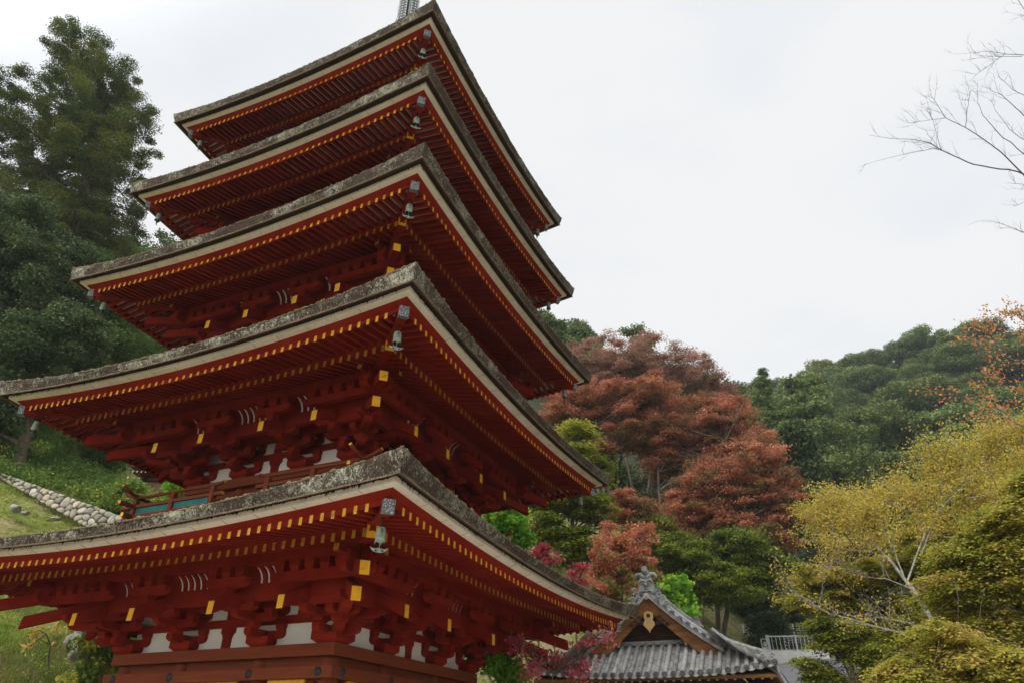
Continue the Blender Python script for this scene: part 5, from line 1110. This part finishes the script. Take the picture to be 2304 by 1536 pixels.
back_ = -dn*0.02; mb.add([A0+back_, A1+back_, B1+back_, B0+back_], [(0, 1, 2, 3)], 1); mb.add([A0+back_*6, A1+back_*6, A1+back_, A0+back_], [(0, 1, 2, 3)], 1)
mb.build('wall_stones', [STONE, STONEGAP], SW, tuple(A1-np.array([0, 0, 1.2])))
def rock(lab, u, v, D, sz, sd, sq=(1.2, 0.9, 0.75)):
    q = np.random.default_rng(sd); p = at(u, v, D); v_, f_ = ico(3); mb = MB(); dirs = unit(9, q); cut = q.uniform(0.48, 0.85, 9); out = []
    for c_ in v_:
        a_ = np.array(c_); g_ = min([1.0]+[cu/max(a_ @ d_, 1e-3) for d_, cu in zip(dirs, cut) if a_ @ d_ > 0]); g_ *= 1+0.03*math.sin(11*a_[0]+3*a_[1])+0.03*math.sin(9*a_[2]+5*a_[1]); out.append(a_*g_*sz*np.array(sq))
    mb.add(out, f_, 0, False); o = mb.build('rock', ROCK); o.location = tuple(p); return tag(o, lab, 'rock', None)
rock('squat pale rock in the grass below the stone wall', 36, 1143, 28.5, 0.22, 1); rock('low grey stone in the grass at the foot of the stone wall', 122, 1167, 28.0, 0.2, 2, (1.6, 0.8, 0.4))
rock('small flat stone beside the squat pale rock', 55, 1154, 28.2, 0.16, 3, (1.5, 0.8, 0.5)); rock('weathered pale rock leaning under the pagoda eaves', 178, 1446, 20.6, 0.34, 4, (1.2, 0.9, 0.8))
rock('smaller pale rock under the leaning rock', 172, 1470, 20.3, 0.25, 5, (0.9, 0.9, 1.0)); rock('upright stone behind the leaning rock, against the pagoda', 182, 1422, 21.4, 0.30, 6, (0.8, 0.7, 1.2))
def stump():
    p = at(122, 1444, 20.6); mb = MB(); mb.lathe([(0.075, -0.10), (0.065, -0.02), (0.065, 0.0), (0.0, 0.004)], (0, 0, 0), 12); o = mb.build('tree_stump', PALEWOOD); o.location = tuple(p); tag(o, 'freshly cut little tree stump in the grass beside the sapling', 'stump')
stump()
b = at(108, 1500, 19.6); b[2] = min(b[2], h1(b[0], b[1])+0.05); SP = thing('sapling', 'spindly sapling with a few yellow leaves in the grass left of the pagoda', 'sapling', tuple(b)); mb = MB(); tips = []
for pts in ([(108, 1505), (110, 1470), (113, 1450), (104, 1425), (88, 1417), (72, 1425), (67, 1418)], [(113, 1450), (125, 1425), (130, 1405), (148, 1390)], [(130, 1405), (137, 1392), (136, 1380)], [(113, 1450), (95, 1440), (80, 1432), (55, 1440)], [(104, 1425), (85, 1440), (62, 1455), (48, 1462)]):
    P = px_branch(mb, pts, 19.6, 0.022 if pts[0][1] > 1500 else 0.011, 0.004, 4, r, 6); tips.append(P[-8:])
mb.build('stem', BARK, SP, tuple(b)); C = np.concatenate(tips)[::2]; V, tt = leaf_cloud(C, np.full(len(C), 0.09), 3, 0.075, r, 0.8, 0.1, 0.35, r.uniform(0.4, 0.9, len(C)), 0.1)
quads_mesh('crown', V-np.array(b), 4, tt, L_YELLOW, SP)
ptree('flowering_bush', 'leafy bush dotted with yellow leaves beside the pagoda wall', 'bush', (225, 1530), [(215, 1450, 30, 22), (235, 1500, 28, 26), (205, 1500, 30, 25), (240, 1465, 16, 14), (200, 1530, 30, 16)], 19.5, L_BUSH, 57, nclump=44, crad=(0.15, 0.3), nleaf=90, size=0.05, flat=0.8, upb=0.3, trunk=0.03, limbs=24, tint=(0.35, 1.0))
def scatter_px(n, box, Dr, r):
    out = []
    while len(out) < n:
        u, v = r.uniform(box[0], box[1]), r.uniform(box[2], box[3]); D = r.uniform(*Dr); p = at(u, v, D); z = h1(p[0], p[1])
        out.append((p[0], p[1], z))
    return np.array(out)
def region(n, az0, az1, d0, d1, r):
    az = np.radians(r.uniform(az0, az1, n)); d = np.sqrt(r.uniform(d0*d0, d1*d1, n)); x = CAM[0]-np.sin(az)*d; y = CAM[1]+np.cos(az)*d; return x, y, hgt(x, y)
x, y, z = region(110000, 50, 66, 17.5, 31, r); ok = np.hypot(x, y) > 5.3; x, y, z = x[ok], y[ok], z[ok]; n = len(x)
cl = np.sin(x*1.3+2)*np.cos(y*1.7)+np.sin(x*0.5-y*0.8); hh = (0.04+0.13*r.random(n)**2)*(1+0.7*np.clip(cl, -1, 1)); d = unit(n, r)*0.6; d[:, 2] = 1; d *= hh[:, None]
sd = unit(n, r); sd[:, 2] = 0; P = np.stack([x, y, z-0.02], -1); V = np.stack([P-sd*0.012, P+sd*0.012, P+d], 1).reshape(-1, 3)
tag(quads_mesh('grass', V, 3, 0.55-0.20*cl+0.25*np.sin(x*3.1+y)*np.sin(y*2.3)+r.normal(0, 0.2, n), L_GRASS), kind='stuff')
x, y, z = region(1500, 50, 66, 17.5, 31, r); ok = np.hypot(x, y) > 6.0; x, y, z = x[ok], y[ok], z[ok]; P = np.stack([x, y, z+0.05], -1)
V, tt = leaf_cloud(P, r.uniform(0.10, 0.34, len(x)), 34, 0.04, r, 0.55, 0.2, 0.3, 0.55+0.3*np.sin(x*2.1)*np.cos(y*1.9)+r.normal(0, 0.2, len(x)), 0.15)
tag(quads_mesh('weeds', V, 4, tt, L_GRASS), kind='stuff')
x, y, z = region(2900, 47, 66, 31.5, 46, r); azd = np.degrees(np.arctan2(CAM[0]-x, y-CAM[1])); ok = azd > 55.6; x, y, z = x[ok], y[ok], z[ok]; P = np.stack([x, y, z+0.15], -1); V, tt = leaf_cloud(P, r.uniform(0.25, 0.75, len(x)), 80, 0.06, r, 0.7, 0.3, 0.5, 0.45+0.25*np.sin(x*0.9)*np.cos(y*0.7)+r.normal(0, 0.12, len(x)), 0.15)
tag(quads_mesh('undergrowth', V, 4, tt, L_BUSH), kind='stuff')
SB = 'shrubs on the slope above the stone wall'
for q, (u, v, D, w_, h_, lab) in enumerate([(95, 970, 36, 1.6, 1.2, 'dense green shrub above the stone wall at far left'), (200, 985, 37, 1.5, 1.4, 'shrub flecked with yellow leaves above the stone wall'), (243, 1010, 36, 0.9, 1.1, 'bright green shrub next to the hillside building'),
                                            (300, 1120, 32, 0.9, 0.6, 'pale leafed shrub in front of the hillside building'), (408, 1100, 29, 0.38, 0.36, 'fresh green sprig behind the balcony rail of the pagoda'), (30, 930, 39, 1.8, 1.8, 'tall green shrub at the left edge under the oaks'), (70, 985, 33.5, 1.2, 1.4, 'rounded green shrub hiding the foot of the oaks at the left edge')]):
    b = at(u, v, D); tree('shrub', lab, 'shrub', (b[0], b[1], b[2]-h_), [(0, 0, h_*0.9, w_, w_, h_)], [L_GREEN, L_BUSH, L_GREEN, L_BUSH, L_LIME, L_GREEN, L_BUSH][q], 130+q, nclump=40, crad=(0.3, 0.6), nleaf=300, size=0.05, flat=0.8, upb=0.3, trunk=0.05, limbs=16, tint=(0.2, 0.8), group=SB)

# ------------------------------------------------------------------ fence, railing, kerb wall and road behind the hall
FN = at(1740, 1455, 44); FE = thing('wire_fence', 'tall wire mesh fence on grey steel posts behind the hall', 'fence', tuple(FN)); mb = MB(); Fp = []
for u, v0, v1 in ((1560, 1395, 1440), (1611, 1408, 1432), (1634, 1404, 1440), (1656, 1402, 1440), (1679, 1403, 1443), (1703, 1403, 1440), (1768, 1402, 1434), (1791, 1402, 1432), (1840, 1400, 1430)):
    p0, p1 = at(u, v1+14, 44), at(u, v0, 44); p1[:2] = p0[:2]; Fp.append((p0, p1)); mb = MB(); mb.tube([p0-np.array([0, 0, 0.5]), p1], 0.035, 6); mb.build('post', GALV, FE, tuple(FN))
mb = MB()
for (a0, a1), (b0, b1) in zip(Fp[:-1], Fp[1:]):
    for t in np.linspace(0.05, 1, 9): mb.tube([a0*(1-t)+a1*t, b0*(1-t)+b1*t], 0.007, 4)
    for t in np.linspace(0, 1, 8)[1:-1]: mb.tube([a0*(1-t)+b0*t, a1*(1-t)+b1*t], 0.005, 4)
mb.build('wire_mesh', GALV, FE, tuple(FN))
G0, G1 = at(1732, 1466, 40), at(1860, 1462, 41.5); G1[2] = G0[2]+0.12; GR = thing('railing', 'pale steel railing along the edge of the road behind the hall', 'railing', tuple(G0)); mb = MB()
Z = np.array([0, 0, 1.0])
for t in np.linspace(0, 1, 15): p = G0*(1-t)+G1*t; mb.tube([p+Z*0.06, p+Z*0.72], 0.014, 5)
mb.build('baluster', GALV, GR, tuple(G0)); mb = MB(); mb.tube([G0+Z*0.74, G1+Z*0.74], 0.035, 7); mb.tube([G0+Z*0.08, G1+Z*0.08], 0.025, 6); mb.build('top_bar', GALV, GR, tuple(G0))
mb = MB(); mb.box(tuple(G0+Z*0.3), (0.16, 0.16, 1.0)); mb.tube([G0+Z*0.6, G0+Z*0.62-RIGHT*0.35, G0-Z*0.1-RIGHT*0.33], 0.03, 6); mb.build('end_post', GALV, GR, tuple(G0))
mb = MB(); d_ = Vector(G1-G0); mb.beam(Vector(G0)-Vector((0, 0, 0.32)), Vector(G1)-Vector((0, 0, 0.32)), 0.4, 0.7); tag(mb.build('kerb_wall', CONCRETE), 'low white concrete parapet under the steel railing', 'parapet')
mb = MB(); q = [at(1745, 1492, 37), at(1960, 1470, 38), at(2010, 1560, 26), at(1810, 1580, 26)]; q = [Vector(p) for p in q]
mb.add(q+[p-Vector((0, 0, 0.3)) for p in q], [(3, 2, 1, 0), (4, 5, 6, 7), (0, 1, 5, 4), (1, 2, 6, 5), (2, 3, 7, 6), (3, 0, 4, 7)]); tag(mb.build('road', ASPHALT), kind='structure')

# ------------------------------------------------------------------ thin autumn haze
hz = bpy.data.materials.new('thin_haze'); hz.use_nodes = True; t_ = hz.node_tree; t_.nodes.clear()
pv = t_.nodes.new('ShaderNodeVolumePrincipled'); pv.inputs['Color'].default_value = (0.86, 0.90, 0.94, 1); pv.inputs['Density'].default_value = 0.00042
ho = t_.nodes.new('ShaderNodeOutputMaterial'); t_.links.new(pv.outputs[0], ho.inputs['Volume'])
mb = MB(); mb.box((20, 135, 52), (620, 620, 116)); o = mb.build('haze', hz); tag(o, kind='stuff')
